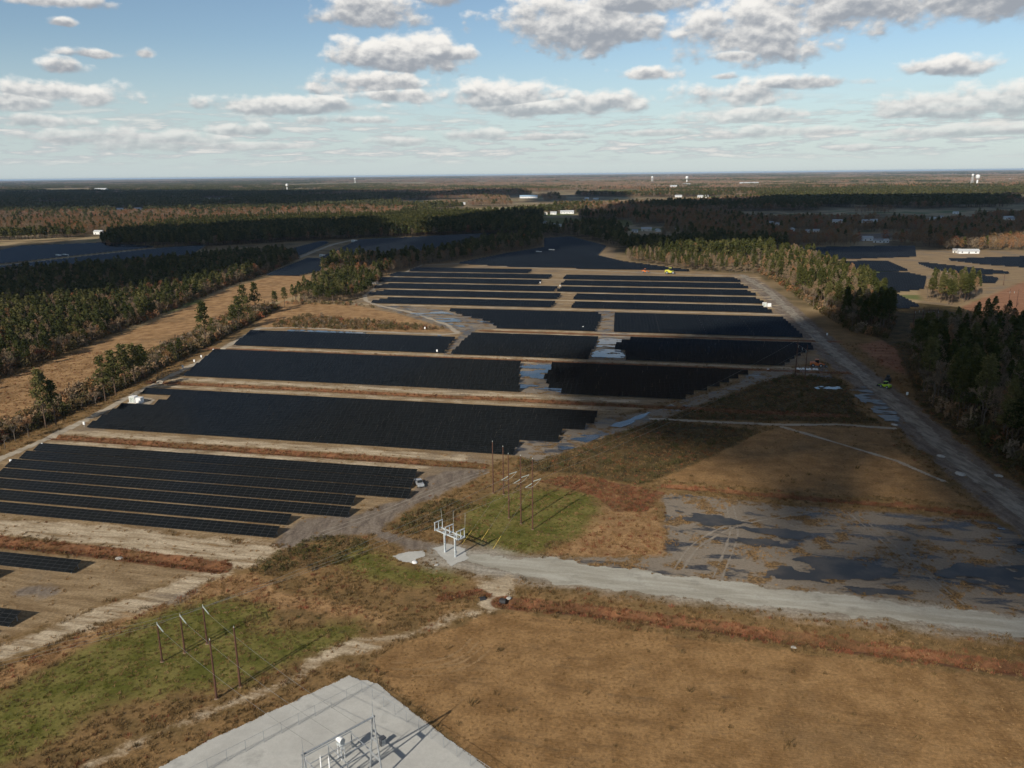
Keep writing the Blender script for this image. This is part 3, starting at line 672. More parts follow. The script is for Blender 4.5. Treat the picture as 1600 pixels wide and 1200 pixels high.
ORD = ['first', 'second', 'third', 'fourth', 'fifth', 'sixth', 'seventh', 'eighth', 'ninth', 'tenth', 'eleventh']
def row_table_mesh(L):
    """tables of twelve modules with small expansion gaps, panels 4 high"""
    vs, fs, uvs, mi = [], [], [], []
    n = max(1, int(round(L / (12 * MW))))
    tl = L / n
    for i in range(n):
        a = -L/2 + i * tl + (0.03 if i else 0); b = -L/2 + (i + 1) * tl - (0.03 if i < n - 1 else 0)
        y1, z1 = slope_pt(SLOPE)
        k = len(vs)
        vs += [(a, 0, LOWZ), (b, 0, LOWZ), (b, y1, z1), (a, y1, z1), (a, 0.02, LOWZ - .05), (b, 0.02, LOWZ - .05), (b, y1 + .02, z1 - .05), (a, y1 + .02, z1 - .05)]
        for q, m_ in (((0, 1, 2, 3), 0), ((7, 6, 5, 4), 1), ((4, 5, 1, 0), 2), ((5, 6, 2, 1), 2), ((6, 7, 3, 2), 2), ((7, 4, 0, 3), 2)):
            fs.append(tuple(j + k for j in q)); mi.append(m_)
            for j in q:
                uvs += [vs[j + k][0] + L/2, SLOPE if j in (2, 3, 6, 7) else 0.0]
    me = mesh_from('panel_table', vs, fs, [MAT['table'], MAT['backsheet'], MAT['alu']], mi)
    l = me.uv_layers.new(name='metres'); l.data.foreach_set('uv', np.array(uvs, np.float32))
    return me
def solar_row(u0, u1, v, label, group, single=False):
    n = max(2, int(round((u1 - u0) / MW))); L = n * MW
    x, y = uv2xy((u0 + u1) / 2, v)
    r = empty('solar_panel_row', (x, y, 0), TH)
    tag(r, label, 'solar panels', group)
    if single:
        for i in range(n):
            for j in range(4):
                s = j * MH + 0.0175
                yy, zz = slope_pt(s)
                o = bpy.data.objects.new('solar_panel', MODULE)
                o.location = (-L/2 + (i + 0.5) * MW, yy, zz)
                o.rotation_euler = (TILT, 0, 0)
                link(o, r)
    else:
        link(bpy.data.objects.new('panel_table', row_table_mesh(L)), r)
    rack(L, 6 if v < 400 else 12).build('support_frame', MAT['steel'], r)
    return r
def spans(poly, v):
    xs = []
    for (u0, v0), (u1, v1) in zip(poly, poly[1:] + poly[:1]):
        if (v0 <= v) != (v1 <= v):
            xs.append(u0 + (v - v0) / (v1 - v0) * (u1 - u0))
    xs.sort()
    return list(zip(xs[::2], xs[1::2]))
# nearest block, module by module
A_END = [-100.2, -101.4, -87.5, -89.3, -75.8, -77.5, -79.0]
A_BEG = [-196, -200, -204, -208, -211.5, -213.5, -215.2]
for k in range(7):
    solar_row(A_BEG[k], A_END[k], 170.8 + 7.75 * k, f'dark solar panel row, {ORD[k]} from the front of the nearest block', 'rows of the nearest panel block', True)
for v, u0, u1, lab in ((144.3, -168, -138.0, 'short solar panel row end beside the reddish ditch at the left edge'), (136.6, -164, -154.0, 'solar panel row end just cut by the left picture edge, behind the short row'),
                       (121.6, -146, -133.8, 'grid-faced solar panel row end at the lower left edge by the tan track'), (113.9, -146, -136.0, 'lowest solar panel row end at the left picture edge')):
    solar_row(u0, u1, v, lab, 'panel rows cut by the left edge', True)
def block(poly, v0, n, where, grp, cut=None):
    for k in range(n):
        v = v0 + PITCH_V * k
        for q, (a, b) in enumerate(spans(poly, v + 1.0)):
            if cut and k in cut: a = max(a, cut[k])
            if b - a > 6:
                solar_row(a, b, v, f'dark panel row, {ORD[k]} from front of {where}', grp)
B_POLY = [(-214.5, 240), (-230, 302), (-31, 302), (-31, 281.5), (-34, 281.5), (-34, 273.5), (-41, 273.5), (-41, 258.5), (-54, 258.5), (-53.5, 240)]
block(B_POLY, 243.5, 7, 'the large block behind the nearest one', 'rows of the large second block', {4: -209.5, 5: -209.5})
block([(-226.6, 317.5), (-248.3, 386.1), (-78.1, 371.8), (-66.2, 314.8)], 321.5, 7, 'the third block left of the puddled gap', 'rows of the third block')
block([(-45.5, 318.5), (-56.7, 330.1), (-61.3, 346.5), (-60.9, 365.3), (-62.5, 374.5), (33.2, 380.3), (28.3, 366.9), (14.7, 343.8), (3.9, 328.3), (-2.3, 314.5)], 321.5, 7, 'the shaded block right of the puddled gap', 'rows of the shaded right block')
block([(-241.3, 385.6), (-258.0, 442.4), (-128.1, 438.8), (-120.6, 381.9)], 389.6, 5, 'the low block beside the tan weedy field', 'rows of the low left block')
block([(-117.4, 382.4), (-120.5, 447.9), (-47.2, 459.7), (-46.0, 382.9)], 388.0, 7, 'the middle block between two wet gaps', 'rows of the middle block')
block([(-26.7, 384.8), (-30.2, 409.5), (-35.6, 413.4), (-35.9, 424.9), (-28.9, 436.5), (-39.2, 445.7), (-40.3, 456.9), (57.5, 454.3), (68.0, 433.9), (55.1, 408.7), (43.4, 382.1)], 389.6, 7, 'the shaded block under the twin poles', 'rows of the block under the twin poles')
block([(-107.7, 456.0), (-119.5, 480.0), (-144.5, 502.3), (-168.6, 530.3), (-171.5, 547.2), (-61.8, 535.7), (-52.5, 509.2), (-51.2, 455.2)], 461.5, 8, 'the far left block with the stepped corner', 'rows of the stepped far block')
block([(-38.8, 449.5), (-47.8, 548.6), (57.2, 553.9), (64.5, 457.2)], 461.5, 8, 'the far right block by the dirt road', 'rows of the far right block')
FL = [(-224, -91), (-242, -93), (-252, -102), (-272, -122), (-268, -119), (-262, -145)]
FR = [(-77.5, 56), (-81, 53.5), (-99, 50.5), (-102, 47.5), (-106, 44)]
for side, lst in (('left', FL), ('right', FR)):
    for i, (a, b) in enumerate(lst):
        for k in range(3):
            e = 5.0 * k if side == 'left' and i < 3 else 0
            solar_row(a + e * 0.6, b - (2.0 * k if side == 'right' else 0), 543.0 + 38.4 * i + PITCH_V * k,
                      f'{["near", "middle", "far"][k]} row of the {ORD[i]} thin {side} strip', f'thin {side} strips of panels')

def far_array(poly, name_label, tint=None):
    """a distant field of rows too fine to tell apart"""
    P_ = [xy2uv(*p) for p in poly]
    v0 = min(p[1] for p in P_); v1 = max(p[1] for p in P_)
    us = [p[0] for p in P_]; cx, cy = np.mean([p[0] for p in poly]), np.mean([p[1] for p in poly])
    cu, cv = xy2uv(cx, cy)
    r = empty('solar_field', (cx, cy, 0), TH)
    tag(r, name_label, 'solar field', 'distant panel fields')
    vs, fs, uvs = [], [], []
    mb = MB()
    v = v0 + 2
    while v < v1 - 2:
        for a, b in spans(P_, v):
            if b - a < 8: continue
            k = len(vs); y1, z1 = slope_pt(SLOPE)
            for (u, yy, z) in ((a, 0, LOWZ), (b, 0, LOWZ), (b, y1, z1), (a, y1, z1)):
                vs.append((u - cu, v + yy - cv, z))
            fs.append((k, k + 1, k + 2, k + 3)); uvs += [0, 0, b - a, 0, b - a, SLOPE, 0, SLOPE]
            m_ = int((b - a) / 25) + 1
            for i in range(m_ + 1):
                mb.box((a + (b - a) * i / m_ - cu, v + 1.8 - cv, 0.5), (0.2, 0.2, 1.3))
        v += PITCH_V
    me = mesh_from('panel_table', vs, fs, MAT['table'])
    l = me.uv_layers.new(name='metres'); l.data.foreach_set('uv', np.array(uvs, np.float32))
    o = link(bpy.data.objects.new('panel_table', me), r); o["kind"] = 'stuff'
    s = mb.build('support_frame', MAT['steel'], r); s["kind"] = 'stuff'
far_array([(-55.1, 834.6), (-5.8, 931.4), (41.7, 1008.2), (47.5, 1149), (86, 1179.2), (120.2, 1016.8), (95.7, 898.4), (116.3, 830), (168.1, 747.3), (1.2, 799.9)], 'navy panel field narrowing into the woods behind the thin strips')
far_array([(-644.4, 947.1), (-675, 1112.6), (-580.5, 1152.8), (-475.8, 1078.9), (-529.8, 957.4), (-560.3, 883.8), (-574.9, 842.2)], 'grey panel field beyond the left wood, above its tan track')
far_array([(-529.2, 773.4), (-555, 812.2), (-540, 850.8), (-513, 926.4), (-458.7, 1048.9), (-414.8, 1101), (-370.4, 918.8), (-496.7, 780.6)], 'grey panel field beyond the left wood, below its tan track')
far_array([(-215.2, 909.8), (-217.9, 1161.5), (-127.4, 1208.8), (-25.6, 1273.3), (-33.2, 1115.2), (-93.2, 918.5), (-140.7, 895.1)], 'grey panel field lying between two dark woods')
far_array([(-230.2, 752.6), (-228.2, 904.1), (-206.7, 888.2), (-187, 784.4), (-197.6, 744.9)], 'small pale panel field at the end of the golden strip')
far_array([(-282.7, 969.5), (-267.2, 1156.7), (-250.9, 1111.3), (-245.7, 927.4)], 'thin panel field left of the pale farm track')
far_array([(333.7, 965.1), (487.4, 972.6), (431.5, 855.9), (325.2, 834.1), (325.1, 895.4)], 'farthest navy panel field right of the lit wood')
far_array([(318, 810.1), (379.9, 810), (363.1, 729.8), (308.3, 729.8)], 'wedge of panels directly behind the lit wood')
far_array([(304.2, 715.7), (353.6, 711.4), (355.8, 684.2), (319.7, 616.5), (287.5, 598.3), (274.3, 528.4), (253.2, 529.8), (289.7, 622.4)], 'stepped navy panel field beside the lone round copse')
far_array([(403, 801.7), (443.8, 708.2), (402.4, 697.9), (391.6, 742.2)], 'tapering panel field above the lone round copse')
far_array([(444.3, 822), (610.1, 850.4), (522.6, 725.2), (479.8, 749.6), (457.1, 779)], 'long panel field at the right picture edge')
far_array([(404, 697.8), (410, 671.1), (391.1, 644.3), (375.6, 641.7)], 'small panel field right of the lone round copse')

# ------------------------------------------------------------------ trees
def leaf_material(name, stops, rough=0.85):
    """stops: colours picked by the tree's own random number, mottled leaf by leaf"""
    m, t = newmat(name)
    oi = t.n('ShaderNodeObjectInfo').outputs['Random']
    geo = t.n('ShaderNodeNewGeometry')
    rnd = geo.outputs['Random Per Island']
    cr = t.n('ShaderNodeValToRGB', {0: oi})
    el = cr.color_ramp.elements
    while len(el) < len(stops): el.new(0.5)
    for i, (p, c) in enumerate(stops):
        el[i].position = p; el[i].color = (*c, 1)
    k = t.m('ADD', 0.68, t.m('MULTIPLY', rnd, 0.62))
    c = t.mix(1.0, cr.outputs[0], t.n('ShaderNodeCombineXYZ', {0: k, 1: k, 2: k}).outputs[0], 'MULTIPLY')
    d = t.n('ShaderNodeBsdfDiffuse', {'Color': c, 'Roughness': 0.5})
    tr = t.n('ShaderNodeBsdfTranslucent', {'Color': c})
    mx = t.n('ShaderNodeMixShader', {0: 0.22, 1: d.outputs[0], 2: tr.outputs[0]})
    t.n('ShaderNodeOutputMaterial', {0: mx.outputs[0]})
    return m
MAT['needles'] = leaf_material('pine_needles', [(0.0, (0.052, 0.060, 0.020)), (0.5, (0.078, 0.082, 0.027)), (1.0, (0.145, 0.132, 0.050))])
MAT['twigs'] = leaf_material('winter_twigs', [(0.0, (0.215, 0.165, 0.112)), (0.45, (0.265, 0.198, 0.128)), (0.75, (0.30, 0.195, 0.112)), (1.0, (0.33, 0.175, 0.088))])
MAT['oakleaf'] = leaf_material('withered_leaves', [(0.0, (0.27, 0.140, 0.060)), (0.5, (0.22, 0.150, 0.070)), (1.0, (0.33, 0.125, 0.065))])
MAT['olive'] = leaf_material('olive_brush', [(0.0, (0.080, 0.078, 0.028)), (0.6, (0.130, 0.105, 0.050)), (1.0, (0.170, 0.110, 0.060))])
MAT['needles_far_sunlit'] = leaf_material('far_pine_canopy_sunlit', [(0.0, (0.085, 0.090, 0.036)), (0.5, (0.110, 0.112, 0.045)), (1.0, (0.150, 0.130, 0.060))])  # lighter copy of the needles: sun on distant crown tops put into the colour
MAT['twigs_far_sunlit'] = leaf_material('far_winter_canopy_sunlit', [(0.0, (0.25, 0.195, 0.140)), (0.5, (0.31, 0.225, 0.155)), (1.0, (0.36, 0.215, 0.135))])  # twig colours raised for the distance, sunlit canopy tops painted in
MAT['bark'] = plain('grey_bark', (0.165, 0.130, 0.100), 0.95, 0, 0.1)
MAT['pinebark'] = plain('pine_bark', (0.125, 0.085, 0.060), 0.95, 0, 0.1)

def quads(C, S, rng, flat=0.0, aspect=0.6, up=0.0):
    """random leaf quads: centres C (n,3), sizes S (n)"""
    n = len(C)
    a = rng.normal(size=(n, 3)); a[:, 2] += up
    a[:, 2] *= (1 - flat); a /= np.linalg.norm(a, axis=1)[:, None] + 1e-9
    b = np.cross(a, rng.normal(size=(n, 3))); b /= np.linalg.norm(b, axis=1)[:, None] + 1e-9
    a = a * (S[:, None] / 2); b = b * (S[:, None] * aspect / 2)
    V = np.stack([C - a - b, C + a - b * 0.6, C + a + b, C - a + b * 0.7], 1).reshape(-1, 3)
    return V
def branch(mb, p, d, L, r, depth, rng, ends, spread=0.6):
    q = p + d * L
    mb.tube(p, q, r, r * 0.62, 5 if depth > 1 else 4, caps=False)
    if depth == 0:
        ends.append((q, d)); return
    for _ in range(rng.integers(2, 4)):
        nd = (d + Vector(rng.normal(0, spread, 3)) + Vector((0, 0, 0.18))).normalized()
        branch(mb, p + d * L * rng.uniform(0.65, 1.0), nd, L * rng.uniform(0.55, 0.8), r * 0.55, depth - 1, rng, ends, spread)
def pine(seed, nc=62, per=13, Hr=(14, 18), Rr=(2.5, 3.6)):
    rng = np.random.default_rng(seed)
    H = rng.uniform(*Hr); base = rng.uniform(0.38, 0.52) * H; R = rng.uniform(*Rr)
    mb = MB()
    lean = rng.normal(0, 0.25, 2)
    pts = [Vector((lean[0] * t * t, lean[1] * t * t, H * t)) for t in (-0.02, 0.3, 0.6, 0.97)]
    rs = [0.27, 0.2, 0.13, 0.03]
    for i in range(3): mb.tube(pts[i], pts[i + 1], rs[i], rs[i + 1], 7, caps=False)
    Cs = []
    for i in range(nc):
        t = rng.uniform(0, 1) ** 0.85
        z = base + (H * 1.02 - base) * t
        rr = R * (1.0 - t) ** 0.55 * (0.55 + 0.45 * min(1, t * 5 + 0.3)) * rng.uniform(0.45, 1.05)
        an = rng.uniform(0, 2 * math.pi)
        c = Vector((math.cos(an) * rr + lean[0] * (z / H) ** 2, math.sin(an) * rr + lean[1] * (z / H) ** 2, z))
        if i % 3 == 0:
            mb.tube((lean[0] * (z / H) ** 2, lean[1] * (z / H) ** 2, z - 0.5 - rr * 0.25), c, 0.06, 0.02, 4, caps=False)
        Cs.append(c)
    for i in range(7):    # dead stubs below the crown
        z = rng.uniform(0.25, 0.95) * base; an = rng.uniform(0, 6.28); L = rng.uniform(0.6, 1.8)
        mb.tube((0, 0, z), (math.cos(an) * L, math.sin(an) * L, z + 0.3), 0.05, 0.015, 4, caps=False)
    C = np.repeat(np.array([tuple(c) for c in Cs]), per, 0)
    C = C + rng.normal(0, 1, C.shape) * np.array([0.62, 0.62, 0.40])
    V = quads(C, rng.uniform(0.45, 0.95, len(C)), rng, 0.35)
    return mb, V
def bare(seed, ntw=10, leaves=0, Hr=(10, 14)):
    rng = np.random.default_rng(seed)
    H = rng.uniform(*Hr)
    mb = MB(); ends = []
    h0 = H * rng.uniform(0.28, 0.4)
    mb.tube((0, 0, -0.2), (0, 0, h0), 0.2, 0.15, 7, caps=False)
    for i in range(rng.integers(4, 6)):
        an = rng.uniform(0, 6.28)
        d = Vector((math.cos(an) * 0.45, math.sin(an) * 0.45, 1)).normalized()
        branch(mb, Vector((0, 0, h0 * rng.uniform(0.75, 1.0))), d, H * 0.22, 0.11, 2, rng, ends, 0.42)
    C, A = [], []
    tw = MB()
    Vs = []
    for q, d in ends:
        for _ in range(ntw):
            dd = (d + Vector(rng.normal(0, 0.6, 3)) + Vector((0, 0, 0.25))).normalized()
            L = rng.uniform(0.7, 1.7); s = q - d * rng.uniform(0, 1.2)
            e = s + dd * L; sd = dd.cross(Vector(rng.normal(0, 1, 3))).normalized() * 0.07
            Vs += [tuple(s - sd), tuple(s + sd), tuple(e + sd * .5), tuple(e - sd * .5)]
    V = np.array(Vs)
    if leaves:
        q = np.array([tuple(e[0]) for e in ends])
        Cc = q[rng.integers(0, len(q), leaves)] + rng.normal(0, 0.8, (leaves, 3))
        V = np.concatenate([V, quads(Cc, rng.uniform(0.25, 0.5, leaves), rng)])
    return mb, V
def bush(seed, n=70, H=1.6, R=1.1, size=(0.25, 0.55)):
    rng = np.random.default_rng(seed)
    a = rng.uniform(0, 6.28, n); r = R * np.sqrt(rng.uniform(0, 1, n)); z = H * rng.uniform(0.05, 1, n) * (1 - 0.5 * (r / R) ** 2)
    return quads(np.stack([np.cos(a) * r, np.sin(a) * r, z], 1), rng.uniform(*size, n), rng, 0, 0.4, 0.6)
def qmesh(name, V, mat):
    return fast_mesh(name, V, np.arange(len(V)).reshape(-1, 4), mat)
def joined(name, mb, V, mt, mc):
    """trunk and crown in one mesh with two materials, for the masses of the wood"""
    nb = len(mb.v)
    faces = list(mb.f) + [(nb + 4 * i, nb + 4 * i + 1, nb + 4 * i + 2, nb + 4 * i + 3) for i in range(len(V) // 4)]
    return mesh_from(name, list(mb.v) + [tuple(v) for v in V], faces, [mt, mc], [0] * len(mb.f) + [1] * (len(V) // 4))
PINES, BARES = [], []
for s in range(4):
    mb, V = pine(100 + s); PINES.append((mb.mesh('trunk', MAT['pinebark']), qmesh('crown', V, MAT['needles'])))
for s in range(3):
    mb, V = bare(200 + s, 9); BARES.append((mb.mesh('trunk', MAT['bark']), qmesh('crown', V, MAT['twigs'])))
for s in range(2):
    mb, V = bare(300 + s, 5, 420); BARES.append((mb.mesh('trunk', MAT['bark']), qmesh('crown', V, MAT['oakleaf'])))
PINES_T, BARES_T = [], []
for s in range(3):
    mb, V = pine(130 + s, 120, 14, (24, 29), (3.4, 4.6)); PINES_T.append((mb.mesh('trunk', MAT['pinebark']), qmesh('crown', V, MAT['needles'])))
for s in range(2):
    mb, V = bare(230 + s, 22, 0, (20, 24)); BARES_T.append((mb.mesh('trunk', MAT['bark']), qmesh('crown', V, MAT['twigs'])))
def tree(kind, x, y, sc, label, group, cat='tree', tall=False):
    lst = PINES if kind == 'pine' else BARES
    k = RNG.integers(0, len(lst)) if kind != 'red' else RNG.integers(3, 5)
    if kind == 'bare': k = RNG.integers(0, 3)
    tr, cr = lst[k]
    if tall and kind != 'red':
        lst = PINES_T if kind == 'pine' else BARES_T
        tr, cr = lst[RNG.integers(0, len(lst))]
    o = empty('pine_tree' if kind == 'pine' else 'bare_tree' if kind == 'bare' else 'russet_tree', (x, y, float(ground_z(np.array([x]), np.array([y]))[0])), RNG.uniform(0, 6.28))
    o.scale = (sc * RNG.uniform(0.9, 1.12), sc * RNG.uniform(0.9, 1.12), sc)
    tag(o, label, cat, group)
    link(bpy.data.objects.new('trunk', tr), o); link(bpy.data.objects.new('crown', cr), o)
    return o

# templates for the wooded masses (not in the scene themselves)
def template(name, me):
    return bpy.data.objects.new(name, me)
def coll(name, objs):
    c = bpy.data.collections.new(name)
    for o in objs: c.objects.link(o)
    return c
def far_pine(seed, H=None, n=120, R=3.1, q=(1.0, 1.9)):
    rng = np.random.default_rng(seed); H = H or rng.uniform(14, 17)
    t = rng.uniform(0, 1, n); z = H * (0.40 + 0.62 * t); r = R * (1 - t) ** 0.55 * np.sqrt(rng.uniform(0.1, 1, n)); a = rng.uniform(0, 6.28, n)
    V = quads(np.stack([np.cos(a) * r, np.sin(a) * r, z], 1), rng.uniform(*q, n), rng, 0.4, 0.7)
    mb = MB(); mb.tube((0, 0, -.2), (0, 0, H * .8), 0.24, 0.08, 5, caps=False)
    return mb, V
def far_bare(seed, H=None, n=150):
    rng = np.random.default_rng(seed); H = H or rng.uniform(10, 14)
    t = rng.uniform(0, 1, n); z = H * (0.30 + 0.70 * t); r = 3.4 * np.sin(np.pi * (0.12 + 0.85 * t)) ** 0.7 * np.sqrt(rng.uniform(0, 1, n)); a = rng.uniform(0, 6.28, n)
    V = quads(np.stack([np.cos(a) * r, np.sin(a) * r, z], 1), rng.uniform(0.8, 1.8, n), rng, 0, 0.22, 0.9)
    mb = MB(); mb.tube((0, 0, -.2), (0, 0, H * .7), 0.17, 0.06, 5, caps=False)
    for i in range(4):
        an = rng.uniform(0, 6.28); mb.tube((0, 0, H * .35), (math.cos(an) * 2, math.sin(an) * 2, H * .75), 0.09, 0.03, 4, caps=False)
    return mb, V
def far_clump(seed, mat_p, n=20, W=56.0, pinefrac=0.5):
    rng = np.random.default_rng(seed); Vs = []
    for i in range(n):
        x, y = rng.uniform(-W/2, W/2, 2); H = rng.uniform(11, 17); k = 14
        t = rng.uniform(0, 1, k); r = 4.6 * np.sqrt(rng.uniform(0, 1, k)) * (1 - 0.6 * t); a = rng.uniform(0, 6.28, k)
        Vs.append(quads(np.stack([x + np.cos(a) * r, y + np.sin(a) * r, H * (0.35 + 0.6 * t)], 1), rng.uniform(3.0, 5.0, k), rng, 0.2, 0.7))
    return qmesh('clump', np.concatenate(Vs), mat_p)
T_MID = []
for s in range(3):
    mb, V = far_pine(400 + s); T_MID.append(template('wood_a%d' % s, joined('wood_a%d' % s, mb, V, MAT['pinebark'], MAT['needles'])))
for s in range(3):
    mb, V = far_bare(410 + s); T_MID.append(template('wood_b%d' % s, joined('wood_b%d' % s, mb, V, MAT['bark'], MAT['twigs'] if s < 2 else MAT['oakleaf'])))
mb, V = far_pine(420, 27, 300, 4.0, (0.8, 1.7)); T_MID.append(template('wood_c0', joined('wood_c0', mb, V, MAT['pinebark'], MAT['needles'])))
mb, V = far_pine(421, 24, 280, 4.4, (0.8, 1.7)); T_MID.append(template('wood_c1', joined('wood_c1', mb, V, MAT['pinebark'], MAT['needles'])))
mb, V = far_bare(422, 22, 300); T_MID.append(template('wood_d0', joined('wood_d0', mb, V, MAT['bark'], MAT['twigs'])))
C_MID = coll('wood_templates', T_MID)
T_FAR = []
for s in range(3):
    mb, V = far_pine(440 + s, None, 80, 3.3, (1.4, 2.4)); T_FAR.append(template('dist_a%d' % s, joined('dist_a%d' % s, mb, V, MAT['pinebark'], MAT['needles_far_sunlit'])))
for s in range(3):
    mb, V = far_bare(450 + s, None, 110); T_FAR.append(template('dist_b%d' % s, joined('dist_b%d' % s, mb, V, MAT['bark'], MAT['twigs_far_sunlit'] if s < 2 else MAT['oakleaf'])))
C_FAR = coll('distant_templates', T_FAR)
T_CL = [template('clump_a%d' % s, far_clump(500 + s, MAT['needles_far_sunlit'])) for s in range(2)] + [template('clump_b%d' % s, far_clump(510 + s, MAT['twigs_far_sunlit'])) for s in range(2)]
C_CL = coll('clump_templates', T_CL)

def scatter(name, P3, rot, scl, tid, collection, label, kind='stuff'):
    me = bpy.data.meshes.new(name)
    n = len(P3)
    me.vertices.add(n); me.vertices.foreach_set('co', np.asarray(P3, np.float32).ravel())
    for nm, typ, arr in (('rot', 'FLOAT', rot), ('tid', 'INT', tid)):
        at = me.attributes.new(nm, typ, 'POINT'); at.data.foreach_set('value', np.asarray(arr, np.int32 if typ == 'INT' else np.float32))
    at = me.attributes.new('scl', 'FLOAT_VECTOR', 'POINT'); at.data.foreach_set('vector', np.asarray(scl, np.float32).ravel())
    o = link(bpy.data.objects.new(name, me))
    ng = bpy.data.node_groups.new(name + '_scatter', 'GeometryNodeTree')
    ng.interface.new_socket('Geometry', in_out='INPUT', socket_type='NodeSocketGeometry')
    ng.interface.new_socket('Geometry', in_out='OUTPUT', socket_type='NodeSocketGeometry')
    g = NT(ng)
    gi = g.n('NodeGroupInput'); go = g.n('NodeGroupOutput')
    ci = g.n('GeometryNodeCollectionInfo', {'Collection': collection, 'Separate Children': True, 'Reset Children': True})
    def attr(nm, dt):
        a = g.n('GeometryNodeInputNamedAttribute', data_type=dt); a.inputs['Name'].default_value = nm
        return [s for s in a.outputs if s.enabled and s.name == 'Attribute'][0]
    rv = g.n('ShaderNodeCombineXYZ', {2: attr('rot', 'FLOAT')}).outputs[0]
    ip = g.n('GeometryNodeInstanceOnPoints', {'Points': gi.outputs[0], 'Instance': ci.outputs[0], 'Pick Instance': True, 'Instance Index': attr('tid', 'INT'), 'Rotation': rv, 'Scale': attr('scl', 'FLOAT_VECTOR')})
    ng.links.new(ip.outputs[0], go.inputs[0])
    md = o.modifiers.new('scatter', 'NODES'); md.node_group = ng
    tag(o, label, None, None, kind)
    return o
def in_view(x, y, mg=0.12):
    return (np.abs(x - 0.0) < y * (0.66 + mg) + 60) & (y > 20)
def jitter(x0, x1, y0, y1, s):
    X, Y = np.meshgrid(np.arange(x0, x1, s), np.arange(y0, y1, s))
    X = X.ravel() + RNG.uniform(-0.48, 0.48, X.size) * s; Y = Y.ravel() + RNG.uniform(-0.48, 0.48, Y.size) * s
    return X, Y

# woods near enough to be laid out one by one: polygon, spacing, share of pines, size
W_LEFT = [(-231.5, 294.5), (-240.5, 364.9), (-237.8, 428.8), (-237.4, 525.3), (-240.9, 686.5), (-235.3, 768), (-238.6, 905.2), (-272.5, 960.5), (-340.1, 915.7), (-351.2, 869.8), (-483.8, 759.7), (-552.5, 737.3)]
W_RIGHT = [(200.6, 391.6), (175.7, 335.6), (166.6, 307.7), (161.3, 274.4), (159.7, 248.4), (158.1, 226), (162.6, 195.7), (288.4, 292.4), (281.5, 380.5), (281, 418.9), (271.1, 437), (245.6, 429.4)]
W_MIDR = [(226.5, 727.3), (222.3, 665.8), (205.9, 540.9), (195.5, 452.4), (206.4, 433.2), (229.9, 472.5), (261.4, 565.6), (285.9, 712.6), (296.6, 843.4), (256.1, 810.2)]
W_LINE = [(118.3, 855.1), (169.2, 752.2), (223.1, 727.6), (246.4, 799.4), (177, 849.2), (137.1, 923.4)]
W_COPSE = [(294.4, 563.3), (298.7, 543), (324.8, 558.2), (350.3, 597), (353, 617.5), (323.3, 612.7)]
W_HEDGE = [(-182.6, 250.4), (-182, 270), (-177.6, 286.2), (-174.1, 317), (-171.9, 359.5), (-169.2, 414.1), (-167.5, 447.7), (-165.9, 513.8), (-163.5, 565.3), (-179.4, 558), (-185.2, 534.5), (-187.4, 481.8), (-188, 402.9), (-188.4, 339.8), (-188.8, 297.1), (-191.3, 263.5)]
W_PINES = [(-162.8, 588.8), (-130.3, 580.5), (-114.8, 598), (-111.2, 701.3), (-130.4, 748.8), (-160.8, 723.1), (-169.7, 665)]
W_BACK = [(-181.5, 763.2), (-137.3, 721.1), (-116.8, 738), (-96.7, 820.7), (-59.2, 866.6), (-5.9, 946.9), (39.2, 1026.6), (43.9, 1149.5), (-32.6, 1094), (-77.9, 909.7), (-137.6, 874.5), (-191.5, 866.9)]
W_TWO = [(-548.8, 1097.4), (-508.7, 1176.8), (-406.6, 1100), (-293.7, 1171.5), (-95.6, 1242.8), (-7.6, 1284.7), (41, 1223.3), (62.4, 1507.3), (-51.3, 1755.4), (-443.1, 1781.5), (-636.5, 1630.3), (-634.4, 1348.5)]
def inside_pts(poly, s, mg=0.0):
    b = bb(poly, 0)
    X, Y = jitter(b[0], b[2], b[1], b[3], s)
    d = sd_poly(poly, X, Y)
    k = d > mg
    return X[k], Y[k], d[k]
MASS = [[], [], [], [], []]   # x, y, tid, scale, dist
def mass(x, y, pf, sc=(0.75, 1.15), redf=0.3, tall=False):
    n = len(x)
    isp = RNG.uniform(0, 1, n) < pf
    tid = np.where(isp, RNG.integers(0, 3, n), np.where(RNG.uniform(0, 1, n) < redf, 5, RNG.integers(3, 5, n)))
    if tall: tid = np.where(isp, RNG.integers(6, 8, n), 8)
    for L, v in zip(MASS, (x, y, tid, RNG.uniform(*sc, n), np.hypot(x, y))): L.append(v)
def edge_wood(poly, s, pf, n_single, lab_p, lab_b, group, sc, redf=0.15, face=None, tall=False):
    """outermost visible trees are things of their own, the rest of the wood a mass"""
    X, Y, D = inside_pts(poly, s)
    vis = in_view(X, Y, 0.0)
    key = np.where(vis, D if face is None else face(X, Y, D), 1e6)
    order = np.argsort(key)
    one = order[:n_single]; rest = order[n_single:]
    qlo, qhi = (X[one] / Y[one]).min(), (X[one] / Y[one]).max() + 1e-6
    for i in one:
        r = RNG.uniform(); z_ = RNG.uniform(*sc) * (1.18 if tall and Y[i] < 540 else 1.0); bearing = X[i] / Y[i]
        q = int(np.clip((bearing - qlo) / (qhi - qlo) * 4, 0, 3)); suf = ', ' + ('tall' if z_ > (sc[0] + sc[1]) / 2 else 'short') + (', left end', ', left middle', ', right middle', ', right end')[q]
        if RNG.uniform() < pf: tree('pine', X[i], Y[i], z_, lab_p + suf, group, tall=tall)
        else: tree('red' if r < redf else 'bare', X[i], Y[i], z_ * 1.05, (lab_b if r >= redf else lab_b.replace('bare grey', 'russet-leaved')) + suf, group, tall=tall)
    mass(X[rest], Y[rest], pf, sc, redf, tall)
toward = lambda X, Y, D: np.hypot(X, Y)
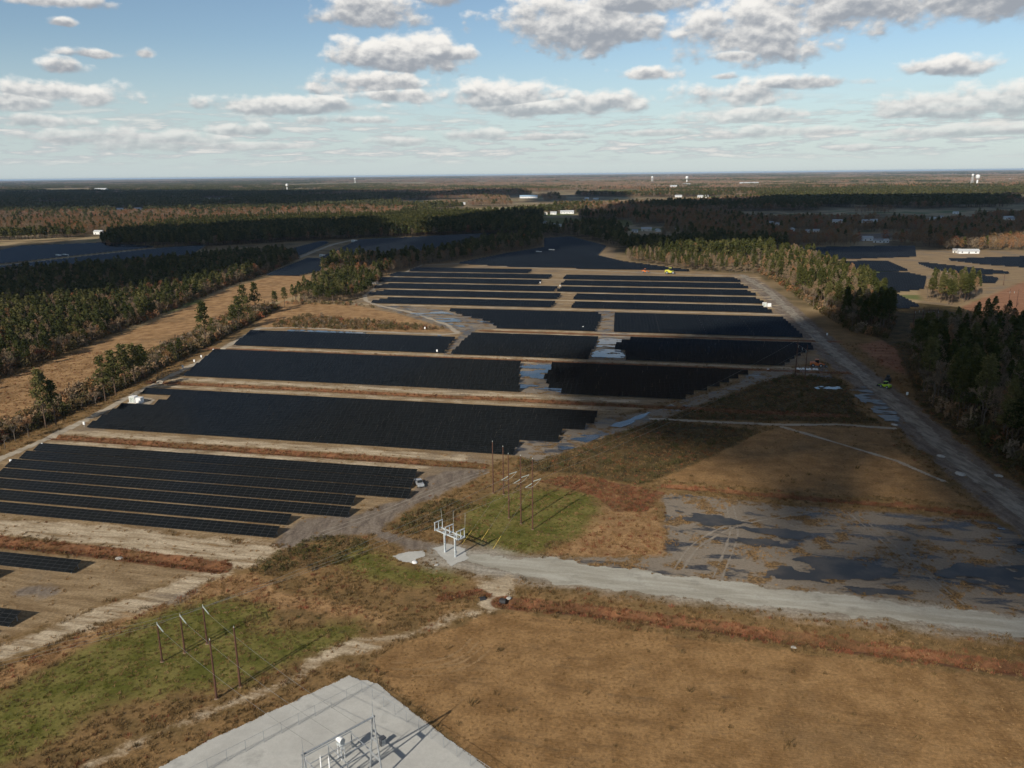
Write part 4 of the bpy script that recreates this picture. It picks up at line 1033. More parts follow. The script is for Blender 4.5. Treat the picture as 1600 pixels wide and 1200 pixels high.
edge_wood(W_RIGHT, 5.6, 0.55, 70, 'pine at the near edge of the dark shaded wood', 'bare grey tree at the near edge of the dark shaded wood', 'trees along the dark right wood', (0.58, 0.88), 0.06, lambda X, Y, D: D + 0.02 * np.hypot(X, Y), True)
edge_wood(W_MIDR, 5.8, 0.52, 48, 'pine at the road edge of the half-lit wood', 'bare grey tree at the road edge of the half-lit wood', 'trees along the half-lit wood', (0.58, 0.86), 0.12, lambda X, Y, D: D + 0.08 * X + 0.03 * Y, True)
edge_wood(W_LINE, 6.0, 0.50, 26, 'slim lit pine in the tree line behind the panel strips', 'bare grey tree in the lit tree line behind the panel strips', 'tree line behind the panel strips', (0.40, 0.58), 0.1, toward, True)
edge_wood(W_COPSE, 6.0, 0.6, 14, 'lit pine in the lone round copse', 'bare grey tree in the lone round copse', 'trees of the lone copse', (0.55, 0.76), 0.25, toward, True)
edge_wood(W_PINES, 5.0, 0.72, 22, 'bright young pine at the end of the tan weedy field', 'bare grey tree at the end of the tan weedy field', 'young pines by the tan field', (0.5, 0.85), 0.1, toward)
edge_wood(W_LEFT, 4.9, 0.58, 60, 'pine on the field edge of the left forest', 'bare grey tree on the field edge of the left forest', 'trees along the left forest edge', (0.6, 0.92), 0.10, lambda X, Y, D: D + 0.015 * np.hypot(X, Y))
X, Y, D = inside_pts(W_BACK, 6.0); mass(X, Y, 0.35, (0.75, 1.1), 0.2)
X, Y, D = inside_pts(W_TWO, 7.0); mass(X, Y, 0.6, (0.85, 1.2), 0.3)
# lone trees of the hedge line
HEDGE = [((-174.63, 286.09), 1.02, 'pine', 'broad pine standing alone at the lower end of the hedge line'), ((-172.49, 289.17), 0.8, 'pine', 'smaller pine leaning on the broad lone pine of the hedge'),
         ((-169.73, 321.67), 0.85, 'pine', 'pine at the lower end of the hedge thicket'), ((-169.73, 330.65), 1.0, 'pine', 'dark pine in the middle of the hedge thicket'), ((-171.28, 343.44), 1.02, 'pine', 'tall pine in the hedge thicket beside the red shrub'),
         ((-170.33, 350.12), 0.98, 'pine', 'pine at the upper end of the hedge thicket'), ((-170.71, 359.48), 0.85, 'pine', 'thin pine just above the hedge thicket'), ((-168.92, 433.72), 1.12, 'pine', 'tall round-headed pine halfway up the hedge line'),
         ((-168.79, 444.19), 0.6, 'pine', 'young pine at the foot of the tall round-headed pine'), ((-168.73, 478.70), 0.82, 'pine', 'pine low in the upper hedge thicket'), ((-167.95, 487.03), 1.0, 'pine', 'rounded pine in the upper hedge thicket'),
         ((-166.53, 500.04), 0.75, 'pine', 'shorter pine beside the rounded one in the upper thicket'), ((-172.00, 533.71), 0.95, 'pine', 'thin pine at the head of the hedge line'), ((-176.66, 524.04), 0.95, 'pine', 'slim pine behind the upper hedge thicket'),
         ((-172.28, 406.60), 0.5, 'pine', 'small dark pine midway along the hedge line'), ((-172.67, 397.75), 0.5, 'pine', 'small bushy pine below the midway pine'), ((-164.90, 554.28), 0.6, 'pine', 'small pine at the corner of the tan weedy field'),
         ((-161.14, 565.15), 0.65, 'pine', 'green pine on the corner of the tan weedy field'), ((-176.42, 269.85), 0.72, 'bare', 'bare grey tree at the lowest end of the hedge'), ((-174.52, 274.78), 0.6, 'bare', 'slim bare tree below the broad lone pine'),
         ((-173.37, 309.61), 0.5, 'red', 'red-brown shrubby tree between the pines of the hedge'), ((-170.41, 315.02), 0.62, 'bare', 'bare tree left of the hedge thicket'), ((-170.86, 374.41), 0.72, 'bare', 'bare tree above the hedge thicket'),
         ((-170.58, 386.38), 0.62, 'red', 'red-brown tree above the hedge thicket'), ((-169.18, 414.14), 0.7, 'red', 'reddish tree left of the tall round-headed pine'), ((-168.26, 455.13), 0.7, 'bare', 'bare tree right of the tall round-headed pine'),
         ((-166.73, 533.38), 0.62, 'bare', 'bare tree near the head of the hedge'), ((-164.81, 546.21), 0.55, 'red', 'russet tree at the head of the hedge'), ((-175.03, 261.61), 0.55, 'bare', 'low bare tree at the left picture edge'), ((-120.91, 618.02), 1.15, 'bare', 'tall pale bare tree over the young pines'), ((-125.80, 605.14), 1.0, 'bare', 'second tall bare tree over the young pines')]
for (x, y), sc, kind, lab in HEDGE:
    tree(kind, x, y, sc * (1.22 if kind == 'pine' else 1.1), lab, 'trees of the hedge line')

# far woodland out to the horizon
NEARLAND = [(-1795.9, 1343.6), (-777, 1235.3), (-661.3, 1296.2), (-543.8, 1087), (-399.2, 1079.4), (-293.7, 1171.5), (-95.6, 1242.8), (-7.4, 1256.9), (43.9, 1173), (88.7, 1216.4), (127, 1053.8), (138.2, 930.9), (180.9, 868.6), (257, 834.7), (342.9, 990), (499.8, 998), (504.7, 905.3), (580.8, 912.1), (1114.7, 822.8)] + [(900, 20), (-900, 20)]
DEC = [(-1156.2, 1337.8), (-829, 1319.7), (-606.7, 1288.6), (-511.6, 1390.7), (-436.4, 1554.6), (-258.9, 1672.6), (-225.7, 2103.6), (-412.6, 2225.4), (-615.9, 2086.8), (-890.5, 2079.6), (-1312.5, 2104.1), (-1812.4, 2111.1)]
PIN = [(711.9, 2378.8), (1495.9, 3672), (2449, 3917), (2874.9, 3344), (1778.5, 2060.3), (1450.3, 2310.6)]
CLEARINGS = [p for z in ('green', 'gold', 'sand', 'mud') for p in POLY[z]] + POLY['farm'][1:2] + [
 [(151.7, 1979.7), (298.9, 1979.3), (294.2, 1851.1), (147, 1824.1)], [(-559.3, 1659.9), (-447.2, 1921.2), (-386.3, 1745.1), (-414.7, 1475.9), (-580.7, 1485.1)], [(507.4, 1207.8), (608.6, 1219.8), (557.3, 1080.4), (439.7, 1043.9)], [(674, 3559), (1061.2, 3753), (993.5, 3417), (642.2, 3255)],
 [(185.2, 1447.9), (280.2, 1468.9), (238.6, 1248), (167.5, 1231.3)], [(666.6, 1563.8), (866.6, 1570.1), (916.2, 1451.5), (873.3, 1382.5), (659.7, 1439.7)], [(98.5, 3814), (627.2, 3966), (553.6, 3498), (89.8, 3478)], [(-1240.4, 1437), (-957.2, 1527.7), (-818, 1470.7), (-761.2, 1310.2), (-1106.1, 1278.8)],
 [(-1948.7, 9788), (-752.2, 10034), (-486.4, 8174), (-1522.2, 8288)], [(3977, 7284), (4579, 7164), (3883, 6071), (3364, 6157)], [(1512.3, 5508), (1729.3, 5659), (1514.5, 4953), (1328.8, 4838)], [(-16.2, 2989.3), (128.1, 3096), (140.8, 2863.2), (6.5, 2771.8)]]
HOUSES = [
 ((216.73, 1294.23), 26, 12, 5, 80, 'roofwhite', 'white farmhouse with two wings in the shaded clearing', 'house'), ((194.49, 1268.61), 14, 9, 4, 70, 'roofgrey', 'low grey shed left of the white farmhouse', 'shed'), ((232.04, 1277.24), 12, 9, 4, 20, 'roofwhite', 'small white shed right of the white farmhouse', 'shed'), ((271.13, 1331.52), 8, 7, 4, 10, 'roofwhite', 'lone white shed among shaded trees right of the farmhouse', 'shed'),
 ((131.33, 1887.21), 50, 18, 6, 85, 'roofwhite', 'long white barn at the edge of the lit brown wood', 'barn'), ((99.04, 1863.91), 22, 14, 5, 80, 'roofwhite', 'white barn left of the long one', 'barn'), ((81.04, 1852.94), 12, 10, 6, 0, 'roofwhite', 'small white barn at the left of the barn row', 'barn'),
 ((37.80, 1473.23), 14, 9, 4, 40, 'roofgrey', 'grey-roofed house at the left end of the green field', 'house'), ((50.34, 1434.62), 12, 8, 4, 10, 'roofwhite', 'white house below the green field', 'house'), ((64.38, 1526.83), 12, 8, 4, 60, 'roofgrey', 'house among dark trees by the green field', 'house'), ((78.14, 1447.91), 12, 8, 4, 20, 'roofwhite', 'white house right of the dark trees by the green field', 'house'), ((86.09, 1428.63), 10, 8, 4, 70, 'roofwhite', 'small white house beside the round dark tree', 'house'),
 ((71.61, 3158.12), 110, 30, 8, 88, 'roofblue', 'long pale blue factory roof far off in the woods', 'factory'), ((-493.95, 1705.00), 30, 14, 5, 80, 'roofwhite', 'white farm sheds on the lit tan field', 'barn'), ((-498.76, 1671.30), 16, 10, 4, 60, 'roofwhite', 'small white shed left on the lit tan field', 'shed'), ((-476.81, 1725.60), 14, 10, 4, 30, 'roofwhite', 'white shed right on the lit field', 'shed'), ((-473.70, 1749.48), 10, 8, 4, 30, 'roofwhite', 'tiny white shed farthest right on the lit field', 'shed'),
 ((-329.21, 1555.99), 26, 12, 5, 85, 'roofwhite', 'white roof amid the dark wood behind the left fields', 'barn'), ((-685.87, 1355.98), 24, 12, 6, 80, 'roofwhite', 'white building at the edge of the lit brown trees', 'barn'),
 ((-1117.80, 2355.87), 40, 16, 6, 85, 'roofwhite', 'white sheds in the far shaded left wood', 'barn'), ((-1074.68, 2366.45), 36, 16, 6, 85, 'roofwhite', 'second white shed in the far shaded left wood', 'barn'), ((-1189.57, 3268.75), 70, 20, 6, 85, 'roofwhite', 'far white row of poultry houses', 'barn'), ((-1168.01, 3301.69), 60, 20, 6, 85, 'roofwhite', 'middle far white poultry house', 'barn'), ((-1102.13, 3320.42), 80, 20, 6, 85, 'roofwhite', 'far white poultry house on the right', 'barn'), ((-3178.92, 6407.96), 150, 50, 12, 85, 'roofwhite', 'lone white block in the far dark left wood', 'barn'),
 ((583.63, 1453.40), 26, 12, 5, 70, 'roofwhite', 'white house at the top of the shaded clearing', 'house'), ((629.24, 1445.16), 16, 10, 5, 80, 'roofwhite', 'left small white house above the brown field', 'house'), ((647.94, 1451.49), 20, 11, 5, 85, 'roofwhite', 'right white house above the brown field', 'house'), ((462.51, 1228.17), 14, 10, 4, 70, 'roofwhite', 'white house left of the brown field', 'house'), ((448.23, 1223.47), 10, 8, 4, 70, 'roofwhite', 'small white outbuilding left of the brown field', 'shed'), ((437.60, 1260.15), 8, 8, 5, 10, 'roofwhite', 'tiny white shed at the foot of the shaded wood', 'shed'), ((460.77, 1437.15), 10, 8, 4, 70, 'roofwhite', 'left white house in the shaded wood', 'house'), ((460.27, 1400.71), 10, 8, 4, 40, 'roofwhite', 'right white house in the shaded wood', 'house'),
 ((471.84, 1070.43), 20, 12, 5, 80, 'roofwhite', 'white house behind the farthest navy panel field', 'house'), ((472.53, 1039.66), 18, 10, 4, 60, 'roofgrey', 'grey-roofed house behind the farthest navy panel field', 'house'), ((480.31, 1038.67), 14, 9, 4, 90, 'roofwhite', 'long low white house behind the farthest navy field', 'house'),
 ((505.01, 890.27), 34, 10, 4, 82, 'roofwhite', 'long white trailer building on the lit bare ground', 'site office'), ((496.79, 898.62), 12, 8, 4, 70, 'roofgrey', 'grey shed left of the long white trailer', 'shed'), ((777.03, 1498.59), 16, 10, 5, 80, 'roofwhite', 'white house in the shaded hamlet on the right', 'house'), ((822.17, 1555.81), 14, 9, 4, 60, 'roofgrey', 'grey house in the shaded hamlet on the right', 'house'), ((933.16, 1709.59), 16, 9, 4, 80, 'roofwhite', 'white roof above the shaded hamlet', 'house'), ((918.90, 1503.35), 24, 11, 5, 80, 'roofwhite', 'white house at the right picture edge', 'house'), ((906.90, 1473.82), 14, 9, 4, 70, 'roofgrey', 'grey shed below the white house at the right edge', 'shed'),
 ((1619.33, 5582.64), 200, 70, 12, 86, 'roofwhite', 'wide cream factory in the far town', 'factory'), ((1169.14, 5465.25), 90, 50, 12, 86, 'roofwhite', 'white warehouse in the middle of the far town', 'warehouse'), ((1002.33, 5051.20), 70, 40, 10, 86, 'roofwhite', 'white warehouse left in the far town', 'warehouse'), ((697.17, 2968.88), 60, 24, 7, 86, 'roofwhite', 'white barns before the far town', 'barn'), ((631.26, 3077.20), 40, 20, 6, 86, 'roofwhite', 'small white barn before the far town', 'barn'), ((2248.08, 5088.82), 60, 24, 12, 86, 'roofwhite', 'lone white building in the far right woods', 'barn'), ((2894.16, 5176.28), 60, 24, 8, 86, 'roofwhite', 'white shed under the far right water tower', 'shed'), ((3757.26, 6526.19), 160, 40, 10, 86, 'roofwhite', 'far white works beside the water tower', 'factory'), ((3976.25, 6553.05), 120, 40, 12, 86, 'roofwhite', 'far white works at the right edge', 'factory'),
 ((277.49, 2963.17), 24, 12, 5, 86, 'roofwhite', 'left roof of the far shaded hamlet', 'house'), ((301.23, 2880.31), 28, 12, 5, 86, 'roofwhite', 'right roof of the far shaded hamlet', 'house'), ((-145.45, 2550.78), 20, 12, 6, 86, 'roofwhite', 'pale house in the wood right of the lit thicket', 'house'), ((-288.46, 2564.88), 30, 12, 6, 86, 'roofgrey', 'pale house behind the lit russet thicket', 'house'),
]
def yards(X, Y):
    """open ground round and in front of the farm buildings"""
    m = np.ones(X.shape, bool)
    for (hx, hy), L, *_ in HOUSES:
        L = L * 0.72
        if hy > 5200: continue
        dd = hy - Y; ax = np.abs(X - hx * Y / hy)
        m &= ~((ax < L * 0.55 + 7 + 6 * np.sin(Y * 0.11 + hx)) & (dd > -9) & (dd < 0.12 * hy))
    return m
def far_layer(y0, y1, s, lod):
    X, Y = jitter(-y1 * 0.80, y1 * 0.80, y0, y1, s)
    k = in_view(X, Y, 0.10)
    X, Y = X[k], Y[k]
    if lod == 0:
        k = sd_poly(NEARLAND, X, Y, 3000) < 0
        X, Y = X[k], Y[k]
    if lod < 2:
        m = yards(X, Y)
        for p in CLEARINGS: m &= sd_poly(p, X, Y, 200) < 0
        # natural small clearings and farm plots
        plots = fbm(X, Y, 420.0, 3, 71)
        m &= ~((plots > 0.57) & (Y > 1500))
        X, Y = X[m], Y[m]
    else:
        m = fbm(X, Y * 0.7, 1300.0, 4, 77) < 0.57
        X, Y = X[m], Y[m]
    big = fbm(X, Y * 0.55, 700.0 if lod < 2 else 1800.0, 4, 91)
    pf = np.clip((big - 0.485) * 8, 0.05, 0.9)
    if lod < 2:
        pf = np.where(sd_poly(DEC, X, Y, 200) > 0, 0.10, pf); pf = np.where(sd_poly(PIN, X, Y, 200) > 0, 0.92, pf)
    return X, Y, pf
X, Y, pf = far_layer(560, 1750, 7.4, 0); mass(X, Y, pf, (0.85, 1.25), 0.3)
mx_, my_, mt_, ms_, _ = [np.concatenate(a) for a in MASS]
k = in_view(mx_, my_, 0.25)
mx_, my_, mt_, ms_ = mx_[k], my_[k], mt_[k], ms_[k]
n = len(mx_)
scatter('forest', np.stack([mx_, my_, np.zeros(n)], 1), RNG.uniform(0, 6.28, n), np.stack([ms_ * RNG.uniform(0.9, 1.15, n), ms_ * RNG.uniform(0.9, 1.15, n), ms_], 1), mt_, C_MID,
        'mixed pine and leafless woodland around and behind the panel fields')
X, Y, pf = far_layer(1750, 4600, 11.5, 1); n = len(X)
isp = RNG.uniform(0, 1, n) < pf
tid = np.where(isp, RNG.integers(0, 3, n), np.where(RNG.uniform(0, 1, n) < 0.35, 5, RNG.integers(3, 5, n)))
s_ = RNG.uniform(1.0, 1.35, n)
scatter('distant_forest', np.stack([X, Y, np.zeros(n)], 1), RNG.uniform(0, 6.28, n), np.stack([s_ * 1.45, s_ * 1.45, s_], 1), tid, C_FAR, 'distant brown and green woodland reaching towards the town')
X, Y, pf = far_layer(4600, 14000, 52.0, 2); X2, Y2, pf2 = far_layer(14000, 42000, 190.0, 2)
n1, n2 = len(X), len(X2)
X = np.concatenate([X, X2]); Y = np.concatenate([Y, Y2]); pf = np.concatenate([pf, pf2]); n = n1 + n2
tid = np.where(RNG.uniform(0, 1, n) < pf, RNG.integers(0, 2, n), RNG.integers(2, 4, n))
sw = np.where(np.arange(n) < n1, 1.0, 3.6); sh = np.where(np.arange(n) < n1, 1.0, 1.5) * RNG.uniform(0.8, 1.3, n)
scatter('horizon_forest', np.stack([X, Y, np.zeros(n)], 1), RNG.uniform(0, 6.28, n), np.stack([sw, sw, sh], 1), tid, C_CL, 'hazy unbroken woodland running to the horizon')

# ------------------------------------------------------------------ grass and weeds near the camera
def tuft(seed, n, H, R, w, lean=0.5):
    rng = np.random.default_rng(seed); V = []
    for i in range(n):
        a = rng.uniform(0, 6.28); r = R * math.sqrt(rng.uniform(0, 1)); h = H * rng.uniform(0.5, 1.1); l = rng.uniform(0, 6.28)
        b = np.array([math.cos(a) * r, math.sin(a) * r, -0.05]); tdir = np.array([math.cos(l) * lean * h, math.sin(l) * lean * h, h])
        s = np.array([-math.sin(l + 1), math.cos(l + 1), 0]) * w / 2
        V += [b - s, b + s, b + tdir + s * 0.5, b + tdir - s * 0.5]
    return np.array(V)
def grass_mat(name, stops): return leaf_material(name, stops)
MAT['g_tan'] = grass_mat('dry_grass', [(0, (0.22, 0.132, 0.056)), (0.5, (0.29, 0.178, 0.080)), (1, (0.37, 0.240, 0.120))])
MAT['g_rust'] = grass_mat('rust_weeds', [(0, (0.120, 0.055, 0.026)), (0.6, (0.23, 0.098, 0.048)), (1, (0.32, 0.12, 0.07))])
MAT['g_green'] = grass_mat('winter_grass', [(0, (0.080, 0.090, 0.018)), (0.6, (0.128, 0.120, 0.030)), (1, (0.20, 0.165, 0.06))])
MAT['g_brown'] = grass_mat('dead_weeds', [(0, (0.105, 0.072, 0.032)), (0.6, (0.185, 0.120, 0.054)), (1, (0.28, 0.180, 0.085))])
T_G = []
for nm, mat, H in (('grass_a', 'g_tan', 0.45), ('grass_b', 'g_rust', 0.62), ('grass_c', 'g_green', 0.38), ('grass_d', 'g_brown', 0.6)):
    for q in range(2):
        T_G.append(template(f'{nm}{q}', qmesh(nm, tuft(600 + q + len(nm) * 3, 16, H, 0.42, 0.10), MAT[mat])))
T_G += [template('grass_e0', qmesh('bush', bush(700, 60, 1.3, 0.9), MAT['olive'])), template('grass_e1', qmesh('bush', bush(701, 70, 1.9, 1.3), MAT['olive']))]
C_G = coll('grass_templates', T_G)
KEEPOUT = lambda X, Y: np.maximum.reduce([sd_poly(PAD, X, Y), sd_poly(ROAD, X, Y) - 0.3, sd_poly(P1, X, Y), sd_poly(P2, X, Y), sd_line(RIGHT, 3.8, X, Y), sd_line(LEFT, 2.2, X, Y), sd_line(CROSS, 1.2, X, Y), sd_line(CROSS2, 0.8, X, Y)]
                                         + [sd_poly(p, X, Y) for p, *_ in PUD])
def grass():
    GX, GY, GT, GS = [], [], [], []
    def put(x, y, t, s): GX.append(x); GY.append(y); GT.append(t); GS.append(s)
    X, Y = jitter(-300, 300, 92, 420, 0.72)
    d = np.hypot(X, Y)
    k = in_view(X, Y, 0.02) & (RNG.uniform(0, 1, X.size) < np.clip(1.25 - d / 420, 0.22, 1)) & (KEEPOUT(X, Y) < 0)
    X, Y = X[k], Y[k]
    S = {z: zone_sd(z, X, Y) + (fbm(X, Y, 5.0, 3, 5) - 0.5) * EDGE[z][1] for z in ZONES}
    r = RNG.uniform(0, 1, X.size); nz = fbm(X, Y, 9.0, 4, 31); n2 = fbm(X, Y, 2.6, 3, 44)
    # which tuft grows where
    kind = np.full(X.size, 6); dens = np.where(nz > 0.42, 0.75, 0.35); size = RNG.uniform(0.45, 1.05, X.size)
    kind = np.where(r < 0.25, 0, kind); kind = np.where((r > 0.93), 2, kind)
    for z, kd, dn in (('farm', 0, 0.06), ('gold', 0, 0.85), ('red', 2, 0.3), ('dark', 6, 0.9), ('tan', 0, 0.5), ('green', 4, 0.75), ('mud', 0, 0.02), ('silt', 6, 0.05), ('wet', 0, 0.0), ('sand', 0, 0.05), ('rust', 2, 0.95)):
        m = S[z] > 0
        kind = np.where(m, kd, kind); dens = np.where(m, dn, dens)
        if z == 'gold': kind = np.where(m & (r < 0.22), 2, kind)
        if z == 'tan': size = np.where(m, size * np.where(r > 0.985, 1.5, 0.55), size); kind = np.where(m & (r > 0.95), 6, kind)
        if z == 'green': size = np.where(m, size * 0.85, size); kind = np.where(m & (r < 0.24), 0, kind); kind = np.where(m & (r > 0.80), 6, kind)
        if z == 'rust': kind = np.where(m & (r < 0.35), 6, kind); kind = np.where(m & (r > 0.88), 0, kind)
        if z == 'wet': dens = np.where(m & (nz > 0.53), 0.5, dens)
        if z == 'dark': kind = np.where(m & (r < 0.10), 8, kind); kind = np.where(m & (r > .86), 2, kind)
    keep = RNG.uniform(0, 1, X.size) < dens * np.clip(n2 * 2.1 - 0.2, 0.15, 1.2)
    put(X[keep], Y[keep], kind[keep] + RNG.integers(0, 2, keep.sum()), size[keep])
    # brush in the scrub behind the bare triangle, and along the hedge
    for poly, s, sc in (([(-57.8, 182.2), (-50, 190), (-39.6, 187.2), (-34.8, 178.3), (-45.9, 172), (-57.1, 169.1), (-63.6, 170.8)], 1.9, (0.5, 1.0)), ([(-33.9, 192.7), (-28.7, 204.9), (-18.7, 213.6), (-11.2, 208.8), (-17.4, 196.2), (-26.8, 189.5)], 1.8, (0.5, 1.0)),
                        ([(-31.3, 142.1), (-39.9, 145.8), (-57.7, 152.3), (-55.8, 154.9), (-38, 149.4)], 4.0, (0.4, 0.7))):
        x, y, _ = inside_pts(poly, s); put(x, y, RNG.integers(8, 10, len(x)), RNG.uniform(*sc, len(x)))
    x = np.concatenate(GX); y = np.concatenate(GY); t_ = np.concatenate(GT); s_ = np.concatenate(GS); n = len(x)
    scatter('grass', np.stack([x, y, ground_z(x, y)], 1), RNG.uniform(0, 6.28, n), np.stack([s_ * 1.15, s_ * 1.15, s_], 1), t_, C_G, 'dry grass and weeds over the near fields')
    print('grass', n)
grass()
def undergrowth():
    X1, Y1, _ = inside_pts(W_HEDGE, 1.9)
    n1 = len(X1)
    s1 = RNG.uniform(1.1, 2.8, n1)
    X2, Y2, D2 = inside_pts(W_LEFT, 3.5); k = D2 < 16; X2, Y2 = X2[k], Y2[k]
    X3, Y3, D3 = inside_pts(W_RIGHT, 3.0); k = D3 < 10; X3, Y3 = X3[k], Y3[k]
    X4, Y4, D4 = inside_pts(W_MIDR, 3.2); k = D4 < 10; X4, Y4 = X4[k], Y4[k]
    X5, Y5, _ = inside_pts([(-151.3, 499.1), (-135.7, 526.4), (-98.6, 509.7), (-38.1, 473.4), (-76.3, 471.5), (-145.5, 485.7)], 2.6)
    X6, Y6, _ = inside_pts([(-167.5, 580.1), (-109.2, 567.4), (-88.1, 549.3), (-111.3, 579.2), (-162.1, 595)], 4)
    x = np.concatenate([X1, X2, X3, X4, X5, X6]); y = np.concatenate([Y1, Y2, Y3, Y4, Y5, Y6]); n = len(x)
    s = np.concatenate([s1, RNG.uniform(1.2, 3.2, len(X2) + len(X3) + len(X4)), RNG.uniform(0.5, 1.6, len(X5) + len(X6))])
    T = [template('under_a', qmesh('bush', bush(710, 80, 1.9, 1.0, (0.25, 0.6)), MAT['olive'])), template('under_b', qmesh('bush', bush(711, 80, 2.3, 0.9, (0.3, 0.8)), MAT['twigs'])), template('under_c', qmesh('bush', bush(712, 80, 1.8, 1.1, (0.25, 0.6)), MAT['oakleaf']))]
    t_ = RNG.choice([0, 0, 0, 1, 2], n)
    scatter('undergrowth', np.stack([x, y, ground_z(x, y)], 1), RNG.uniform(0, 6.28, n), np.stack([s, s, s], 1), t_, coll('under_templates', T), 'brown brush under the hedge line and wood edges')
undergrowth()

# ------------------------------------------------------------------ power poles, wires and the switch stand
MAT['rustpole'] = plain('weathering_steel', (0.115, 0.056, 0.037), 0.8, 0.2, 0.3)
MAT['paleinsul'] = plain('pale_insulator', (0.42, 0.47, 0.43), 0.4, 0, 0.5)
MAT['whitesteel'] = plain('white_galvanised', (0.50, 0.54, 0.55), 0.45, 0.1, 0.5)
MAT['wire'] = plain('aluminium_wire', (0.30, 0.30, 0.27), 0.5, 0.5, 0.5)
MAT['soil'] = plain('dug_soil', (0.20, 0.14, 0.09), 0.95)
MAT['yellow'] = plain('yellow_guard', (0.70, 0.50, 0.10), 0.6)
MAT['white'] = plain('white_paint', (0.78, 0.78, 0.76), 0.5, 0, 0.4, 0.12)
MAT['black'] = plain('black_rubber', (0.025, 0.025, 0.027), 0.7)
MAT['conc'] = plain('concrete', (0.42, 0.40, 0.36), 0.9)
MAT['darkglass'] = plain('dark_glass', (0.02, 0.025, 0.03), 0.1, 0, 0.6)
def sag(a, b, s, n=14):
    a = Vector(a); b = Vector(b)
    return [a.lerp(b, i / n) - Vector((0, 0, s * 4 * (i / n) * (1 - i / n))) for i in range(n + 1)]
def pole(xy, h, label, group, r=0.22, name='power_pole', cap=True, lean=(0, 0), insul=None, collar=True):
    o = empty(name, (*xy, float(ground_z(np.array([xy[0]]), np.array([xy[1]]))[0])))
    tag(o, label, 'power pole', group)
    mb = MB()
    z0 = -0.3
    for i in range(4):
        t0, t1 = i / 4, (i + 1) / 4
        mb.tube((lean[0] * t0, lean[1] * t0, z0 + (h - z0) * t0), (lean[0] * t1, lean[1] * t1, z0 + (h - z0) * t1), r * (1 - 0.38 * t0), r * (1 - 0.38 * t1), 10, caps=(i in (0, 3)))
    mb.build('shaft', MAT['rustpole'], o)
    if collar:
        MB().tube((0, 0, -0.1), (0, 0, 0.10), r * 2.6, r * 1.6, 10).build('footing', MAT['soil'], o)
    if cap:
        MB().tube((lean[0], lean[1], h - 0.02), (lean[0], lean[1], h + 0.35), 0.10, 0.05, 8).build('top_cap', MAT['paleinsul'], o)
    if insul:
        for k, (p, q) in enumerate(insul):
            ib = MB(); a = Vector(p); b = Vector(q)
            for i in range(8):
                ib.tube(a.lerp(b, i / 8), a.lerp(b, (i + 0.62) / 8), 0.115, 0.115, 8)
            ib.tube(a, b, 0.05, 0.05, 6)
            ib.build('insulator', MAT['paleinsul'], o)
    return o
def wire(a, b, s, label, group, r=0.026):
    o = MB().path([tuple(p) for p in sag(a, b, s)], r, 4).build('overhead_wire', MAT['wire'])
    return tag(o, label, 'wire', group)
# left group: three pole row and the pair nearer the pad
LP = [(-67.8, 135.4), (-64.6, 138.3), (-61.3, 141.3), (-53.3, 124), (-50.2, 127.4)]
LH = [8.2, 8.2, 8.4, 11.8, 12.1]
GANTRY_A = Vector((-21.7, 105.0, 0)); GDIR = Vector((-0.731, -0.682, 0.0)); GLEN = 11.8
GANTRY_B = GANTRY_A + GDIR * GLEN
labs = ['leftmost of the short rust-brown poles in the green grass', 'middle short rust-brown pole of the row of three in the grass', 'short rust-brown pole nearest the tan strip, last of three',
        'tall rust-brown pole rising from the dirt nearest the stone pad', 'tall rust-brown pole right of the one nearest the stone pad']
TG = []
for i, (p, h) in enumerate(zip(LP, LH)):
    tgt = Vector((*(GANTRY_A + GDIR * GLEN * (0.85 - 0.3 * (i % 3)))[:2], 10.8)) if i < 3 else None
    ins = None
    if tgt is not None:
        d = (tgt - Vector((*p, h))).normalized(); ins = [((0, 0, h - 0.1), tuple(Vector((0, 0, h - 0.1)) + Vector((d.x, d.y, d.z - 0.28)) * 2.6))]
        TG.append((Vector((*p, h - 0.1)) + Vector((d.x, d.y, d.z - 0.28)) * 2.6, tgt))
    pole(p, h, labs[i], 'poles in the left green patch', 0.20 if i < 3 else 0.22, insul=ins)
for i, (a, b) in enumerate(TG):
    wire(a, b, 1.0, ['lowest', 'middle', 'topmost'][i] + ' thin wire from the short poles down to the substation beam', 'wires to the substation', 0.022)
# pole row above the green patch
QP = [(-5.8, 218), (-2.8, 216.9), (-1.2, 200.3), (2, 196.6), (5, 192.9)]
QH = [15.8, 14.7, 18.3, 19.1, 19.6]
TU = Vector((CU, SU, 0)); TV = Vector((-SU, CU, 0))
ldir = (Vector((*LP[1], 0)) - Vector((*QP[3], 0))).normalized()
qlab = ['rust-brown pole at the head of the group, farthest left', 'rust-brown pole second from left, behind the pale insulators', 'tall rust-brown pole, left of the three with pale insulators', 'tall rust-brown pole, middle of the three with pale insulators', 'tall rust-brown pole, right of the three with pale insulators']
QI = []
for i, (p, h) in enumerate(zip(QP, QH)):
    ins = None
    if i >= 2:
        z = h * 0.66
        a = Vector((0, 0, z)); l = ldir * 2.5; rgt = Vector((0.93, 0.36, 0)) * 2.4
        ins = [(tuple(a + ldir * 0.2), tuple(a + l + Vector((0, 0, -0.5)))), (tuple(a + Vector((0.2, 0.1, 0.5))), tuple(a + rgt + Vector((0, 0, 0.9))))]
        QI.append((Vector((*p, 0)) + a + l + Vector((0, 0, -0.5)), Vector((*p, 0)) + a + rgt + Vector((0, 0, 0.9))))
    pole(p, h, qlab[i], 'poles above the green patch', 0.20, insul=ins)
